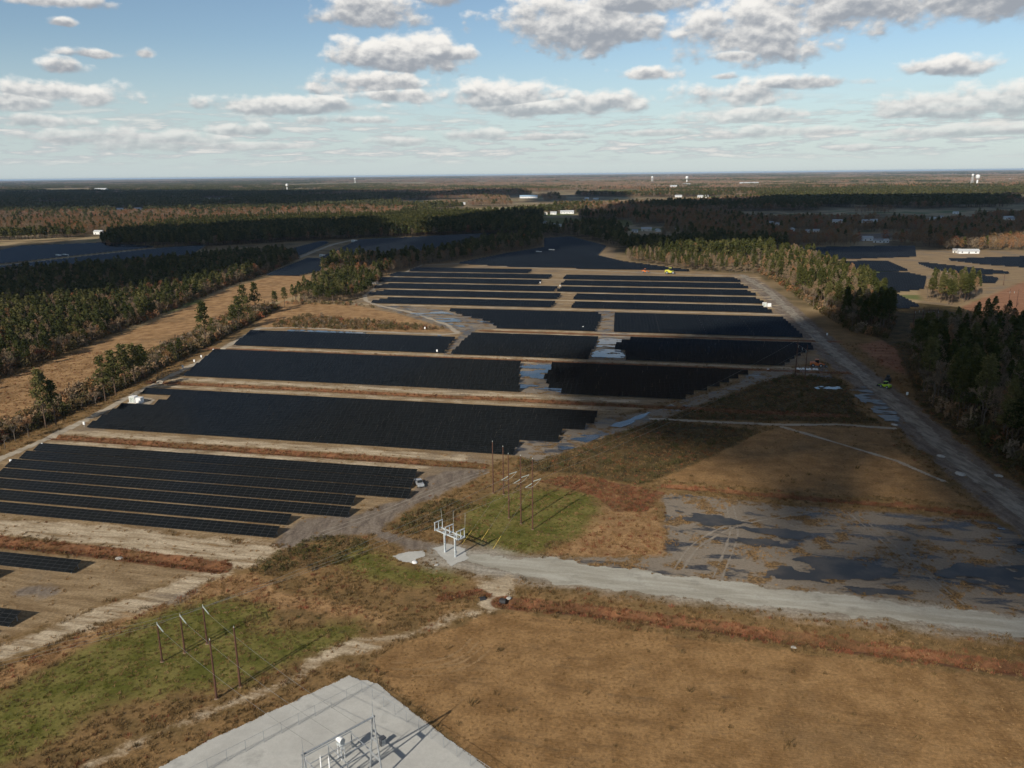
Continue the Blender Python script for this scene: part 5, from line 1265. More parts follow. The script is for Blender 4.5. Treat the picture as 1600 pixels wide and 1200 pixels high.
# conductors: from this group to the left group and away to the right towards the twin poles
H2 = [(128.4, 351.3), (128.1, 338.7)]
for i, (l, r) in enumerate(QI):
    j = Vector((*LP[i], LH[i] - 0.1))
    wire(l, j, 1.2, ['left', 'middle', 'right'][i] + ' conductor slanting from the tall poles down to the short left poles', 'conductors over the brown scrub')
    t = Vector((*H2[0 if i == 0 else 1], 16.0 - 0.4 * i)) + (TU * (i - 1) * 1.5)
    wire(r, t, 2.0, ['upper', 'middle', 'lower'][i] + ' conductor running from the tall poles to the twin poles', 'conductors to the twin poles', 0.022)
    d = Vector((*LP[i], LH[i])) + Vector((-45, -22, -1.0 + i * 0.3))
    wire(j, d, 0.6, ['lowest', 'middle', 'upper'][i] + ' wire leaving the short poles to the left picture edge', 'wires leaving to the left', 0.02)
# jumper loops hanging below the insulators
for i, (l, r) in enumerate(QI):
    o = MB().path([tuple(p) for p in sag(l, r, 0.9, 10)], 0.03, 5).build('jumper_loop', MAT['paleinsul']); tag(o, f'pale jumper loop under the insulators of the {["left", "middle", "right"][i]} tall pole', 'jumper cable', 'jumper loops')
# guy wires with yellow guards
GUY = [(-13, 184.7), (-8.5, 185.7), (-5.2, 181.7)]
for i, g in enumerate(GUY):
    top = Vector((*QP[2 + i], QH[2 + i] * 0.62)); bot = Vector((*g, 0))
    o = empty('guy_wire', (g[0], g[1], 0)); tag(o, f'{["leftmost", "middle", "rightmost"][i]} slanting guy wire with yellow guard in the green patch', 'guy wire', 'guy wires of the tall poles')
    MB().tube((0, 0, 0), top - bot, 0.02, 0.02, 4).build('strand', MAT['wire'], o)
    MB().tube((0, 0, 0), (top - bot) * 0.20, 0.045, 0.045, 6).build('guard_sleeve', MAT['yellow'], o)
# drop cables to the switch stand
SW = Vector((*(-15.56, 178.83), 0))
SWRZ = math.radians(-43)
def switch_stand():
    o = empty('switch_stand', SW, SWRZ); tag(o, 'white galvanised steel switch stand on a pale gravel patch', 'switch stand')
    hc = 5.6
    for sx in (-1.85, 1.85):
        MB().box((sx, 0, hc / 2), (0.36, 0.36, hc)).box((sx, 0, 0.03), (0.8, 0.8, 0.1)).build('column', MAT['whitesteel'], o)
    for sy in (-0.9, 0.9):
        MB().box((0, sy, hc + 0.12), (8.6, 0.22, 0.26)).build('main_beam', MAT['whitesteel'], o)
    for sx in (-4.2, -1.85, 0, 1.85, 4.2):
        MB().box((sx, 0, hc + 0.10), (0.18, 1.9 if abs(sx) != 4.2 else 2.3, 0.20)).build('cross_beam', MAT['whitesteel'], o)
    for a, b in (((-4.2, -0.9), (-1.85, 0.9)), ((-1.85, 0.9), (0, -0.9)), ((0, -0.9), (1.85, 0.9)), ((1.85, 0.9), (4.2, -0.9))):
        MB().tube((*a, hc + 0.12), (*b, hc + 0.12), 0.06, 0.06, 6).build('diagonal_brace', MAT['whitesteel'], o)
    for sx in (-3.9, 0.0, 3.9):
        f = MB()
        for sy in (-1.25, 0.0, 1.25):
            f.tube((sx, sy, hc + 0.05), (sx, sy, hc + 2.1), 0.13, 0.10, 8)
        f.box((sx, 0, hc + 0.14), (0.16, 2.8, 0.16))
        q = f.build('insulator_post', MAT['whitesteel'], o)
        MB().tube((sx, -1.35, hc + 2.15), (sx, 1.35, hc + 2.15), 0.14, 0.14, 8).build('switch_blade', MAT['whitesteel'], o)
    MB().box((1.85, 0.25, 1.3), (0.4, 0.25, 0.7)).build('operating_box', MAT['steel'], o)
    return o
switch_stand()
for i, x in enumerate((-3.9, 0.0, 3.9)):
    c, s = math.cos(SWRZ), math.sin(SWRZ)
    foot = SW + Vector((x * c - 1.35 * s, x * s + 1.35 * c, 7.7))
    l = QI[i][0]; j = Vector((*LP[i], LH[i] - 0.1)); hang = l.lerp(j, 0.23) - Vector((0, 0, 0.85))
    o = MB().path([tuple(p) for p in sag(hang, foot, 0.9, 10)], 0.035, 5).build('drop_cable', MAT['wire'])
    tag(o, f'{["left", "middle", "right"][i]} drop cable hanging from the conductors to the white switch stand', 'cable', 'drop cables')

# twin poles (H-frame) by the wet ground, and lines far right
def hframe(b0, b1, h, label, brace=True, arm=0.86):
    b0 = Vector((*b0, 0)); b1 = Vector((*b1, 0)); m_ = (b0 + b1) / 2
    o = empty('pole_frame', m_); tag(o, label, 'power pole', 'twin pole frames')
    for b in (b0, b1):
        MB().tube(b - m_ - Vector((0, 0, .3)), b - m_ + Vector((0, 0, h)), 0.24, 0.15, 8).build('pole', MAT['rustpole'], o)
    d = (b1 - b0).normalized()
    MB().tube(b0 - m_ - d * 2.2 + Vector((0, 0, h * arm)), b1 - m_ + d * 2.2 + Vector((0, 0, h * arm)), 0.11, 0.11, 6).build('cross_arm', MAT['rustpole'], o)
    if brace:
        MB().tube(b0 - m_ + Vector((0, 0, h * .42)), b1 - m_ + Vector((0, 0, h * .12)), 0.07, 0.07, 6).build('brace', MAT['rustpole'], o)
        MB().tube(b0 - m_ + Vector((0, 0, h * .82)), b1 - m_ + Vector((0, 0, h * .6)), 0.06, 0.06, 6).build('brace', MAT['rustpole'], o)
    for k in (-1.9, 0, 1.9):
        p = d * (k * ((b1 - b0).length / 4 + 1.0) / 1.9 * 1.2)
        MB().tube(p + Vector((0, 0, h * arm)), p + Vector((0, 0, h * arm - 1.3)), 0.11, 0.11, 8).build('insulator', MAT['paleinsul'], o)
    return o
hframe(*H2, 17.2, 'pale twin-pole frame standing on the shaded block of panels')
RP = [(236.7, 463.9), (244.8, 469.6), (244.9, 463.4), (249.9, 463.1), (392.9, 636.5), (335.6, 535), (341, 534.7)]
hframe(RP[0], RP[1], 11.5, 'twin-pole frame left of the pair at the edge of the red clearing', False)
hframe(RP[2], RP[3], 11.5, 'twin-pole frame right of the pair at the edge of the red clearing', False)
hframe(RP[5], RP[6], 12.0, 'twin-pole frame on the red clearing at the right picture edge', False)
pole(RP[4], 9.0, 'single thin pole beside the small panel field at the right', None, 0.2, insul=None)

# ------------------------------------------------------------------ substation on the stone pad
def gantry():
    o = empty('substation_gantry', GANTRY_A); tag(o, 'galvanised A-frame gantry with lightning spires on the stone pad', 'gantry')
    side = Vector((0.682, -0.731, 0))
    for b, hs, nm in ((Vector((0, 0, 0)), 13.5, 1), (GDIR * GLEN, 13.0, 1)):
        hb = 10.6
        for s in (-1, 1):
            MB().tube(b + side * (s * 1.75) - Vector((0, 0, .2)), b + side * (s * 0.12) + Vector((0, 0, hb)), 0.16, 0.11, 8).build('leg', MAT['steel'], o)
        for z in (3.2, 6.2):
            k = 1.75 * (1 - z / hb) + 0.1
            MB().box(tuple(b + Vector((0, 0, z))), (2 * k, 0.06, 0.55), math.atan2(side.y, side.x)).build('tie_plate', MAT['steel'], o)
        MB().tube(b + Vector((0, 0, hb - 0.3)), b + Vector((0, 0, hs)), 0.085, 0.025, 6).build('lightning_spire', MAT['steel'], o)
    a = Vector((0, 0, 10.3)); e = GDIR * GLEN + Vector((0, 0, 10.3))
    MB().tube(a - GDIR * 0.3, e + GDIR * 0.3, 0.16, 0.16, 8).build('beam', MAT['steel'], o)
gantry()
def ins_post(p, h, label, group):
    o = empty('post_insulator', p); tag(o, label, 'insulator', group)
    MB().box((0, 0, h * 0.28), (0.22, 0.22, h * 0.56)).box((0, 0, 0.02), (0.6, 0.6, 0.12)).build('pedestal', MAT['whitesteel'], o)
    mb = MB()
    for i in range(9):
        z = h * 0.56 + i * h * 0.044
        mb.tube((0, 0, z), (0, 0, z + h * 0.03), 0.13, 0.09, 8)
    mb.tube((0, 0, h * 0.56), (0, 0, h), 0.055, 0.055, 6)
    mb.build('insulator', MAT['white'], o)
for i, (p, h, lab) in enumerate((((-29.65, 102.98), 5.2, 'slim white post insulator right of the left gantry leg'), ((-28.37, 102.96), 5.0, 'slim white post insulator next to the white breaker tank'), ((-31.75, 102.35), 5.4, 'white post insulator left of the left gantry leg'),
                               ((-33.89, 99.81), 4.0, 'pale stub post leftmost at the bottom edge'), ((-33.03, 99.79), 4.0, 'pale stub post second from left at the bottom edge'), ((-29.24, 102.05), 2.6, 'short white post below the breaker at the bottom edge'), ((-25.05, 101.99), 3.0, 'short pale post right of the breaker at the bottom edge'))):
    ins_post((*p, 0), h, lab, 'post insulators on the pad')
def breaker(p):
    o = empty('circuit_breaker', (*p, 0), math.radians(-43)); o.scale = (0.8, 0.8, 0.9); tag(o, 'white breaker tank on slim legs, centre of the substation', 'circuit breaker')
    for sx in (-0.55, 0.55):
        for sy in (-0.4, 0.4):
            MB().box((sx, sy, 1.6), (0.12, 0.12, 3.2)).build('leg', MAT['white'], o)
    MB().box((0, 0, 3.2), (1.5, 1.1, 0.14)).build('frame', MAT['whitesteel'], o)
    MB().tube((-0.75, 0, 4.0), (0.75, 0, 4.0), 0.55, 0.55, 16).build('tank', MAT['white'], o, smooth=False)
    for sx in (-0.76, 0.76):
        MB().tube((sx, 0, 4.0), (sx * 1.06, 0, 4.0), 0.60, 0.60, 16).build('tank_flange', MAT['steel'], o)
    for sx in (-0.4, 0.4):
        MB().tube((sx, 0.1, 2.2), (sx, 0.1, 3.2), 0.16, 0.16, 8).build('bushing', MAT['white'], o)
breaker((-27.80, 108.36))
def busbars():
    o = empty('bus_structure', (*(-26.39, 106.91), 0), math.radians(43)); tag(o, 'grey tubular bus grid low over the stone pad', 'busbar')
    for y in (-3.0, -1.0, 1.0, 3.0):
        MB().tube((-6.0, y, 3.2), (2.6, y, 3.2), 0.07, 0.07, 6).build('bus_tube', MAT['steel'], o)
    for x in (-6.0, -1.8, 2.4):
        MB().tube((x, -3.3, 3.08), (x, 3.3, 3.08), 0.08, 0.08, 6).build('cross_beam', MAT['steel'], o)
        for y in (-2.8, 2.8):
            MB().box((x, y, 1.5), (0.14, 0.14, 3.2)).build('support_leg', MAT['steel'], o)
busbars()
o = empty('control_cabinet', (*(-21.72, 111.37), 0), math.radians(43)); tag(o, 'dark grey control cabinet right of the gantry mast', 'cabinet')
MAT['darkgrey'] = plain('dark_grey_paint', (0.06, 0.065, 0.075), 0.5)
MB().box((0, 0, 0.75), (0.9, 0.7, 1.4)).build('body', MAT['darkgrey'], o); MB().box((0, 0, 1.5), (1.05, 0.85, 0.08)).build('lid', MAT['darkgrey'], o); MB().box((0, -0.36, 0.75), (0.75, 0.03, 1.1)).build('door', MAT['steel'], o)
def fence():
    c = Vector((*(-27.52, 125.11), 0)); a = c + Vector((-0.731, -0.682, 0)) * 44; b = c + Vector((0.735, -0.678, 0)) * 40
    o = empty('chain_link_fence', c); tag(o, 'thin chain-link fence round the substation pad', 'fence')
    post = MB().tube((0, 0, 0), (0, 0, 2.35), 0.04, 0.04, 6).mesh('fence_post', MAT['steel'])
    for e in (a, b):
        L = (e - c).length; d = (e - c).normalized(); n = int(L / 3.0)
        for i in range(0 if e is a else 1, n + 1):
            p = bpy.data.objects.new('fence_post', post); p.location = d * (L * i / n); link(p, o)
        MB().tube((0, 0, 2.3), d * L + Vector((0, 0, 2.3)), 0.028, 0.028, 5).build('top_rail', MAT['steel'], o)
        wm = MB()
        for z in np.arange(0.1, 2.25, 0.16): wm.tube((0, 0, z), d * L + Vector((0, 0, z)), 0.004, 0.004, 3, caps=False)
        for i in range(int(L / 0.35)): wm.tube(d * (i * 0.35) + Vector((0, 0, 0.05)), d * (i * 0.35) + Vector((0, 0, 2.3)), 0.004, 0.004, 3, caps=False)
        wm.build('wire_mesh', MAT['steel'], o)
fence()

# ------------------------------------------------------------------ vehicles and site plant
def wheels(o, xs, ys, r, wd, mat='black'):
    for x in xs:
        for y in ys:
            t = MB().tube((x, y - wd / 2, r), (x, y + wd / 2, r), r, r, 14).build('wheel', MAT[mat], o)
            MB().tube((x, y - wd / 2 - 0.01, r), (x, y + wd / 2 + 0.01, r), r * 0.55, r * 0.55, 10).build('rim', MAT['steel'], t)
def pickup(p, rz, label):
    o = empty('pickup_truck', (*p, 0), rz); tag(o, label, 'pickup truck')
    MAT['silver'] = plain('silver_paint', (0.42, 0.43, 0.44), 0.35, 0.2, 0.5)
    MB().prism([(-2.75, 0.5), (2.7, 0.5), (2.75, 0.95), (2.55, 1.12), (0.95, 1.15), (0.35, 1.2), (-2.75, 1.2)], -0.95, 0.95).build('body', MAT['silver'], o)
    MB().prism([(-0.95, 1.2), (1.1, 1.2), (0.45, 1.8), (-0.75, 1.84)], -0.82, 0.82).build('cab', MAT['silver'], o)
    MB().prism([(-0.80, 1.26), (0.98, 1.26), (0.47, 1.72), (-0.68, 1.74)], -0.84, 0.84).build('side_window', MAT['darkglass'], o)
    MB().prism([(1.13, 1.19), (1.17, 1.21), (0.50, 1.80), (0.46, 1.78)], -0.74, 0.74).build('windscreen', MAT['darkglass'], o)
    MB().box((-1.85, 0, 1.16), (1.65, 1.6, 0.1)).build('cargo_bed', MAT['darkgrey'], o)
    MB().box((2.78, 0, 0.62), (0.14, 1.85, 0.22)).build('bumper', MAT['steel'], o)
    for y in (-0.72, 0.72): MB().box((2.70, y, 0.92), (0.12, 0.36, 0.18)).build('headlight', MAT['paleinsul'], o)
    wheels(o, (-1.75, 1.75), (-0.85, 0.85), 0.40, 0.26)
    return o
pickup((-28.17, 224.60), math.radians(-70), 'silver pickup truck parked at the end of the nearest panel block')
MAT['lime'] = plain('lime_green_paint', (0.42, 0.62, 0.03), 0.45)
MAT['orange'] = plain('orange_paint', (0.62, 0.16, 0.03), 0.5)
MAT['ylw'] = plain('yellow_machine_paint', (0.62, 0.60, 0.06), 0.5)
def loader(p, rz, mat, label, boom=True, name='wheel_loader', sc=1.0):
    o = empty(name, (*p, 0), rz); o.scale = (sc, sc, sc); tag(o, label, 'construction vehicle')
    MB().prism([(-2.4, 0.7), (1.6, 0.7), (1.7, 1.3), (0.2, 1.5), (-0.4, 1.9), (-2.4, 1.75)], -0.95, 0.95).build('body', MAT[mat], o)
    MB().prism([(-0.7, 1.8), (0.6, 1.5), (0.5, 2.75), (-0.6, 2.75)], -0.7, 0.7).build('cab', MAT['darkglass'], o)
    MB().box((-0.05, 0, 2.82), (1.35, 1.55, 0.12)).build('cab_roof', MAT[mat], o)
    if boom:
        for y in (-0.5, 0.5): MB().tube((0.9, y, 1.4), (3.0, y, 0.9), 0.14, 0.12, 6).build('lift_arm', MAT[mat], o)
        MB().prism([(2.9, 0.2), (3.9, 0.15), (3.6, 0.3), (3.1, 0.5), (3.2, 1.1), (3.0, 1.2)], -1.2, 1.2).build('bucket', MAT['darkgrey'], o)
    wheels(o, (-1.5, 1.3), (-0.95, 0.95), 0.68, 0.45)
    return o
loader((159.43, 329.85), math.radians(120), 'lime', 'bright lime green loader on the wet dirt road')
loader((165.39, 340.50), math.radians(60), 'black', 'dark loader just behind the lime green one', True)
loader((144.79, 369.27), math.radians(-12), 'orange', 'orange trencher beside the twin poles', True, 'trencher', 1.25)
loader((145.94, 734.39), math.radians(-12), 'ylw', 'yellow machine on the track behind the thin panel strips', False, 'site_machine', 2.0)
loader((124.98, 746.11), math.radians(-12), 'orange', 'small reddish machine on the track left of the yellow one', True, 'site_machine', 1.3)
def lump(p, r, mat, name, label, cat, group=None, flat=0.6):
    bm = bmesh.new(); bmesh.ops.create_icosphere(bm, subdivisions=2, radius=1.0)
    sd_ = RNG.uniform(0, 50, 3)
    for v in bm.verts:
        k = 0.82 + 0.36 * fbm(np.array([v.co.x * 2 + sd_[0] + v.co.z]), np.array([v.co.y * 2 + sd_[1] - v.co.z]), 1.0, 2, 3)[0]
        v.co = Vector((v.co.x * r * k, v.co.y * r * k * 0.8, max(-0.12, v.co.z) * r * k * flat))
    me = bpy.data.meshes.new(name); bm.to_mesh(me); bm.free(); me.materials.append(MAT[mat])
    o = bpy.data.objects.new(name, me); o.location = (*p, 0.05); o.rotation_euler = (0, 0, RNG.uniform(0, 6)); link(o)
    return tag(o, label, cat, group)
BAGS = [(134.1, 364.6), (135, 363.9), (136.7, 364.5), (138, 363.8), (139.4, 363.7), (141.5, 363.6), (142.4, 362.9)]
for i, p in enumerate(BAGS):
    lump(p, 0.8, 'white', 'white_sack', f'{ORD[i]} white sack from the left in the line beside the orange trencher', 'sack', 'line of white sacks', 0.9)
for p, r, lab in (((136.41, 228.77), 1.7, 'pale spoil heap at the near right edge of the dirt road'), ((147.00, 226.86), 1.3, 'pale spoil heap right of the dirt road'), ((138.86, 244.72), 1.4, 'flat pale spoil heap left of the dirt road'), ((54.43, 137.86), 0.6, 'small pale lump at the top of the tan field'),
                  ((139.28, 278.25), 1.3, 'tan sand heap where the pale track meets the dirt road'), ((-23.82, 175.02), 0.9, 'white gravel heap beside the spilled gravel'), ((-18.47, 173.60), 0.6, 'small tan rubble heap below the switch stand'),
                  ((120.42, 365.21), 0.7, 'white bundle beside the last rows of the shaded right block'), ((-1.20, 157.77), 0.7, 'pale rock at the start of the reddish ditch'), ((-96.55, 178.66), 1.0, 'pale spoil patch on the ditch bank near the left edge')):
    lump(p, r, 'white' if 'white' in lab else 'conc', 'spoil_heap', lab, 'heap', None, 0.35)
def culvert(p, rz, label):
    o = empty('culvert_pipe', (*p, -0.3), rz); o.scale = (0.75, 0.75, 0.75); tag(o, label, 'culvert')
    mb = MB(); n = 14
    for i in range(n):
        a0, a1 = math.pi * i / n, math.pi * (i + 1) / n
        mb.add([(-0.2, math.cos(a0) * 1.0, math.sin(a0)), (-0.2, math.cos(a1) * 1.0, math.sin(a1)), (1.6, math.cos(a1) * 1.0, math.sin(a1)), (1.6, math.cos(a0) * 1.0, math.sin(a0))], [(0, 1, 2, 3)])
        mb.add([(-0.2, math.cos(a0) * 1.0, math.sin(a0)), (-0.2, math.cos(a1) * 1.0, math.sin(a1)), (-0.2, math.cos(a1) * .85, math.sin(a1) * .85), (-0.2, math.cos(a0) * .85, math.sin(a0) * .85)], [(3, 2, 1, 0)])
    mb.build('pipe', MAT['black'], o)
culvert((-6.54, 157.88), math.radians(200), 'black culvert pipe end left of the sandy crossing')
culvert((-3.02, 156.99), math.radians(-12), 'black culvert pipe end right of the sandy crossing')

# ------------------------------------------------------------------ inverters and boxes of the solar farm
def inverter(p, label, L=6.4, rz=TH):
    o = empty('inverter_station', (*p, 0), rz); tag(o, label, 'inverter station', 'white inverter stations')
    MB().box((0, 0, 0.12), (L + 0.8, 3.4, 0.28)).build('plinth', MAT['conc'], o)
    MB().box((-L * 0.25, 0, 1.5), (L * 0.46, 2.3, 2.5)).build('inverter_cabinet', MAT['white'], o)
    MB().box((L * 0.26, 0, 1.3), (L * 0.42, 2.2, 2.1)).build('transformer', MAT['white'], o)
    for k in (-0.38, -0.25, -0.12):
        MB().box((L * k, -1.17, 1.5), (L * 0.11, 0.05, 2.1)).build('door', MAT['paleinsul'], o)
INV_PAD = [(-157.2, 316.4), (-148.6, 314.2), (-149.4, 322.8), (-152.1, 325.9), (-161.8, 328.3)]
sheet('gravel_patch', lambda X, Y: sd_poly(INV_PAD, X, Y), bb(INV_PAD), 0.4, 'track', 0.07, 'tan pad beside the white inverter station near the hedge', namp=0.3, nsc=3)
inverter((-155.52, 319.19), 'white inverter station in the notch of the large second block', 5.6)
inverter((-117.30, 686.95), 'white inverter station at the left end of the thin strips', 6.5)
inverter((175.87, 545.64), 'white inverter station at the right end of the first thin strip', 6.0)
inverter((33.02, 942.54), 'white inverter station on the track through the farthest field', 7)
inverter((49.09, 964.68), 'white inverter station right of its twin in the farthest field', 7)
inverter((-540.60, 966.15), 'left of the two white inverters in the dim left field', 7)
inverter((-533.85, 969.28), 'right of the two white inverters in the dim left field', 7)
inverter((-217.24, 931.73), 'white inverter station on the track beyond the dark wood', 7)
inverter((-219.24, 1139.32), 'white inverter at the far end of the pale farm track', 9)
def junction(p, h, label):
    o = empty('junction_box', (*p, 0), TH); tag(o, label, 'junction box', 'white junction boxes')
    MB().box((0, 0, h * 0.28), (0.12, 0.12, h * 0.56)).build('post', MAT['steel'], o)
    MB().box((0, 0, h * 0.72), (0.75, 0.4, h * 0.56)).build('cabinet', MAT['white'], o)
for p, lab in (((-160.40, 286.38), 'white junction box at the front left corner of the large second block'), ((-162.15, 261.86), 'white junction box at the left end of the last row of the nearest block'), ((-163.17, 245.58), 'white junction box at the left end of the fifth row of the nearest block'),
               ((-159.58, 377.82), 'lower white junction box at the left end of the third block'), ((-158.62, 389.98), 'second white junction box up the left end of the third block'), ((-158.84, 400.01), 'third white junction box up the left end of the third block'), ((-158.03, 415.16), 'topmost white junction box at the left end of the third block'),
               ((-51.82, 472.12), 'lone white box on the track behind the low left block'), ((-38.88, 407.75), 'white box at the front of the wet gap beside the middle block'), ((42.64, 468.82), 'white box on the bank below the stepped far block'), ((36.94, 724.80), 'white box at the centre track of the far thin strips'),
               ((24.63, 673.56), 'white box at the right end of the fourth left strip'), ((40.09, 652.66), 'white box at the centre track of the third strips'), ((176.87, 440.24), 'white box on the verge right of the dirt road'), ((161.86, 315.53), 'white box by the lime green loader')):
    junction(p, 2.0, lab)

# ------------------------------------------------------------------ houses, barns and towers of the countryside
MAT['roofgrey'] = plain('grey_roof', (0.30, 0.30, 0.31), 0.8); MAT['roofwhite'] = plain('pale_metal_roof', (0.50, 0.51, 0.51), 0.6); MAT['roofblue'] = plain('blue_metal_roof', (0.30, 0.42, 0.52), 0.5); MAT['wallcream'] = plain('cream_siding', (0.66, 0.62, 0.54), 0.8)
def house(p, L, W, h, rz, roof, label, cat='house', wall='white', name='house'):
    L, W, h = L * 0.62, W * 0.68, h * 0.75
    o = empty(name, (*p, 0), rz); tag(o, label, cat, 'buildings among the trees')
    MB().prism([(-W/2, -0.2), (W/2, -0.2), (W/2, h), (0, h + W * 0.25), (-W/2, h)], -L/2, L/2).build('wall', MAT[wall], o)
    e = 0.5
    mb = MB()
    for s in (-1, 1):
        mb.add([(s * (W/2 + e), -L/2 - e, h - 0.22), (s * (W/2 + e), L/2 + e, h - 0.22), (0, L/2 + e, h + W * 0.25 + 0.18), (0, -L/2 - e, h + W * 0.25 + 0.18),
                (s * (W/2 + e), -L/2 - e, h - 0.07), (s * (W/2 + e), L/2 + e, h - 0.07), (0, L/2 + e, h + W * 0.25 + 0.33), (0, -L/2 - e, h + W * 0.25 + 0.33)],
               [(0, 1, 2, 3), (7, 6, 5, 4), (0, 4, 5, 1), (1, 5, 6, 2), (3, 7, 4, 0), (2, 6, 7, 3)])
    mb.build('roof', MAT[roof], o)
    n = max(2, int(L / 6))
    for s in (-1, 1):
        for i in range(n):
            if i == n // 2 and s == -1:
                MB().box((s * (W/2 + 0.02), -L/2 + (i + 0.5) * L / n, 1.1), (0.08, 1.2, 2.2)).build('door', MAT['darkgrey'], o)
            else:
                MB().box((s * (W/2 + 0.02), -L/2 + (i + 0.5) * L / n, h * 0.55), (0.08, 1.4, 1.2)).build('window', MAT['darkglass'], o)
for p, L, W, h, rz, roof, lab, cat in HOUSES:
    house(p, L, W, h, math.radians(rz), roof, lab, cat, 'wallcream' if RNG.uniform() < 0.25 else 'white', 'house' if cat == 'house' else cat.replace(' ', '_'))
def water_tower(p, h, r, label, legs=True):
    o = empty('water_tower', (*p, 0)); tag(o, label, 'water tower', 'water towers on the horizon')
    if legs:
        for i in range(6):
            a = i * math.pi / 3
            MB().tube((math.cos(a) * r * 1.15, math.sin(a) * r * 1.15, 0), (math.cos(a) * r * .85, math.sin(a) * r * .85, h - r), 0.7, 0.6, 6).build('leg', MAT['white'], o)
        MB().tube((0, 0, 0), (0, 0, h - r), 1.4, 1.4, 8).build('riser_pipe', MAT['white'], o)
    else:
        MB().tube((0, 0, 0), (0, 0, h - r * 1.4), r * .42, r * .38, 14).build('shaft', MAT['white'], o)
    prof = [(0.55, -1.0), (0.9, -0.6), (1.0, 0.0), (1.0, 0.5), (0.8, 0.85), (0.3, 1.05)]
    t_ = MB()
    for (a, z0), (b, z1) in zip(prof[:-1], prof[1:]):
        t_.tube((0, 0, h + z0 * r), (0, 0, h + z1 * r), a * r, b * r, 18, caps=False)
    t_.tube((0, 0, h + 1.05 * r), (0, 0, h + 1.12 * r), r * .3, r * .1, 12)
    t_.build('tank', MAT['white'], o)
water_tower((2538.41, 4474.80), 50, 11, 'large white water tower on the horizon at the right', False)
water_tower((2616.81, 4665.10), 58, 6, 'thin water tower left of the large white one')
water_tower((1358.95, 6332.53), 50, 11, 'white water tower over the far town', False)
water_tower((-1389.57, 5139.86), 38, 8, 'small white tank tower over the dark left woods', False)
water_tower((-1969.80, 10510.66), 52, 12, 'pale water tower on the horizon left of centre', False)
water_tower((1265.66, 7333.37), 50, 9, 'pale water tower at the left of the far town')

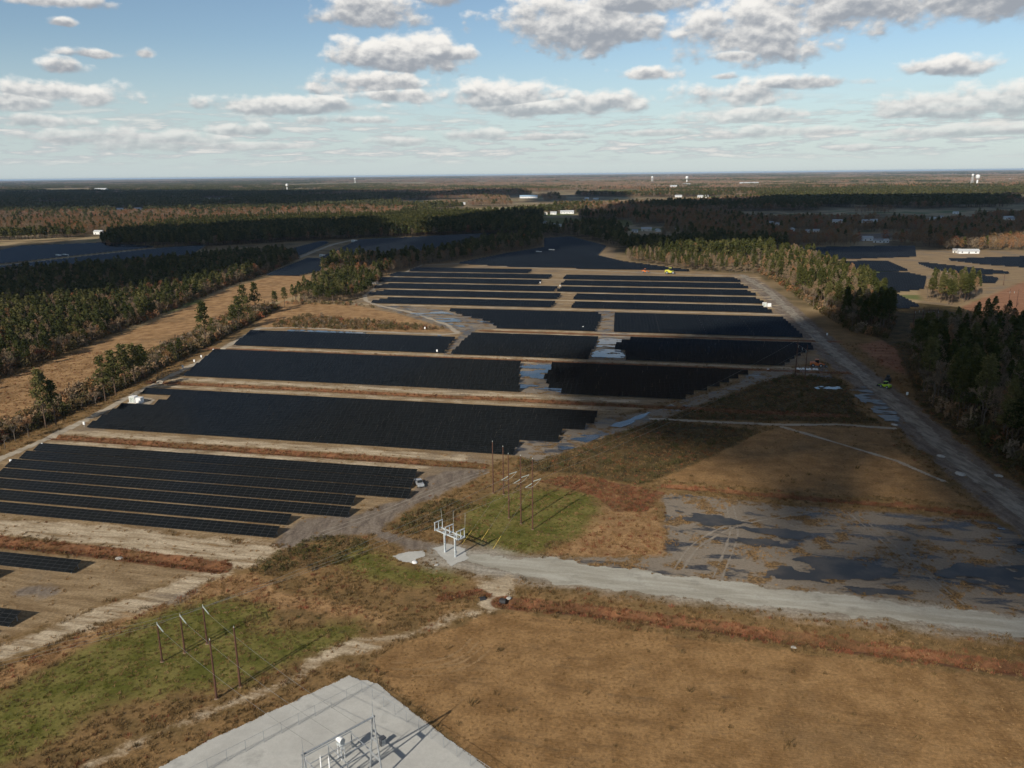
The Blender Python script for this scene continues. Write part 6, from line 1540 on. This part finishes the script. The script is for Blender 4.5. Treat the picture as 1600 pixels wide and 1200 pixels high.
# ------------------------------------------------------------------ clouds overhead whose shade lies on the land
def clouds():
    m, t = newmat('cloud_white'); finish(t, (0.86, 0.86, 0.87), 1.0, 0, 0.0); MAT['cloud'] = m
    SH = [  # shaded ground, cloud base height
     ([(10.8, 342.5), (35.4, 410.3), (73.9, 429.7), (118.7, 454.7), (180.3, 492.9), (223, 518.9), (262, 521.5), (286.8, 505.1), (304.8, 468.2), (375.3, 398), (187.2, 187.3), (142.1, 181), (134.1, 205), (123.8, 227), (107.1, 253.9), (91.9, 273.8), (70.4, 261.7), (49.9, 246.3), (35.3, 262.9), (22.6, 302.3)], 950, 22),
     ([(-144.4, 760), (-121, 967.6), (-114.7, 1499.4), (3.9, 1797.9), (142.6, 1769), (362.2, 2282.6), (810.5, 2575.4), (1540.1, 2454.9), (1907.7, 2114.7), (810.7, 885.8), (663.5, 1045.1), (515.1, 952.1), (381.9, 903.9), (306.1, 959.9), (206.7, 923.3), (136.1, 916), (114.7, 1096.1), (40.3, 973.9), (-26.1, 863.2), (-87.7, 797)], 1000, 45),
     ([(-375.3, 482), (-359.9, 558.7), (-319.2, 593.4), (-287.5, 666.4), (-237.9, 748.4), (-215.9, 882.4), (-220.8, 1003.8), (-173.7, 1112), (-235.8, 1520.2), (-409.6, 1457.5), (-521.9, 1332), (-636.4, 1266.4), (-703.4, 1116), (-790, 1042.3)], 1000, 40),
     ([(-2091.2, 2233.9), (-1386, 2223.3), (-1035.8, 2218.1), (-662.3, 2246.1), (-455.1, 2457.4), (-345.2, 2818), (-565.3, 4108), (-1950, 5049), (-3798, 6137), (-6096, 6559)], 1700, 150),
     ([(90.1, 2682.1), (395.6, 2847.9), (450.2, 3543), (116.5, 3468)], 1500, 90), ([(-573.1, 3102), (7.8, 3225), (10.6, 4268), (-802.2, 4354)], 1800, 150),
     ([(46.2, 226.6), (90.5, 276.9), (109.7, 260.4), (125.7, 230.7), (136.7, 209.4), (144.6, 184.6), (172.1, 170.3), (121, 113), (91.2, 124.6), (77.1, 143.5), (63.2, 159.2), (46.8, 179.8)], 950, 7, 3.15),
    ]
    rng = np.random.default_rng(8)
    ico = bmesh.new(); bmesh.ops.create_icosphere(ico, subdivisions=2, radius=1.0)
    IV = np.array([v.co[:] for v in ico.verts]); IF = np.array([[v.index for v in f.verts] for f in ico.faces]); ico.free()
    Vs, Fs, nb = [], [], 0
    for poly, alt, r0, *sp in SH:
        off = np.array([SUN_DIR.x, SUN_DIR.y]) / SUN_DIR.z * alt
        X, Y, D = inside_pts(poly, r0 * (sp[0] if sp else 1.05))
        for x, y, d in zip(X, Y, D):
            r = min(r0 * 1.5, max(r0 * 0.45, d * 0.9 + 0.25 * r0)) * rng.uniform(0.85, 1.2)
            n_ = 0.8 + 0.5 * vnoise(IV[:, 0] * 2.3 + x, IV[:, 1] * 2.3 + IV[:, 2] * 1.7 + y, 4)
            P_ = IV * n_[:, None] * r
            P_[:, 2] = np.where(P_[:, 2] < 0, P_[:, 2] * 0.15, P_[:, 2] * 0.8)
            Vs.append(P_ + np.array([x + off[0], y + off[1], alt])); Fs.append(IF + nb); nb += len(IV)
    me = fast_mesh('clouds', np.concatenate(Vs), np.concatenate(Fs), MAT['cloud'], k=3, smooth=True)
    o = link(bpy.data.objects.new('clouds', me)); tag(o, 'cumulus clouds overhead that shade parts of the land', None, None, 'stuff')
clouds()

# ------------------------------------------------------------------ air
def haze():
    m, t = newmat('haze_air')
    v = t.n('ShaderNodeVolumePrincipled', {'Color': (0.62, 0.80, 1.0), 'Density': 2.3e-5, 'Anisotropy': 0.0})
    t.n('ShaderNodeOutputMaterial', {'Volume': v.outputs[0]})
    o = MB().box((0, 20000, 47.0), (124000, 104000, 102.0)).build('haze', m)
    tag(o, 'thin bluish air over the far country', None, None, 'stuff')
haze()
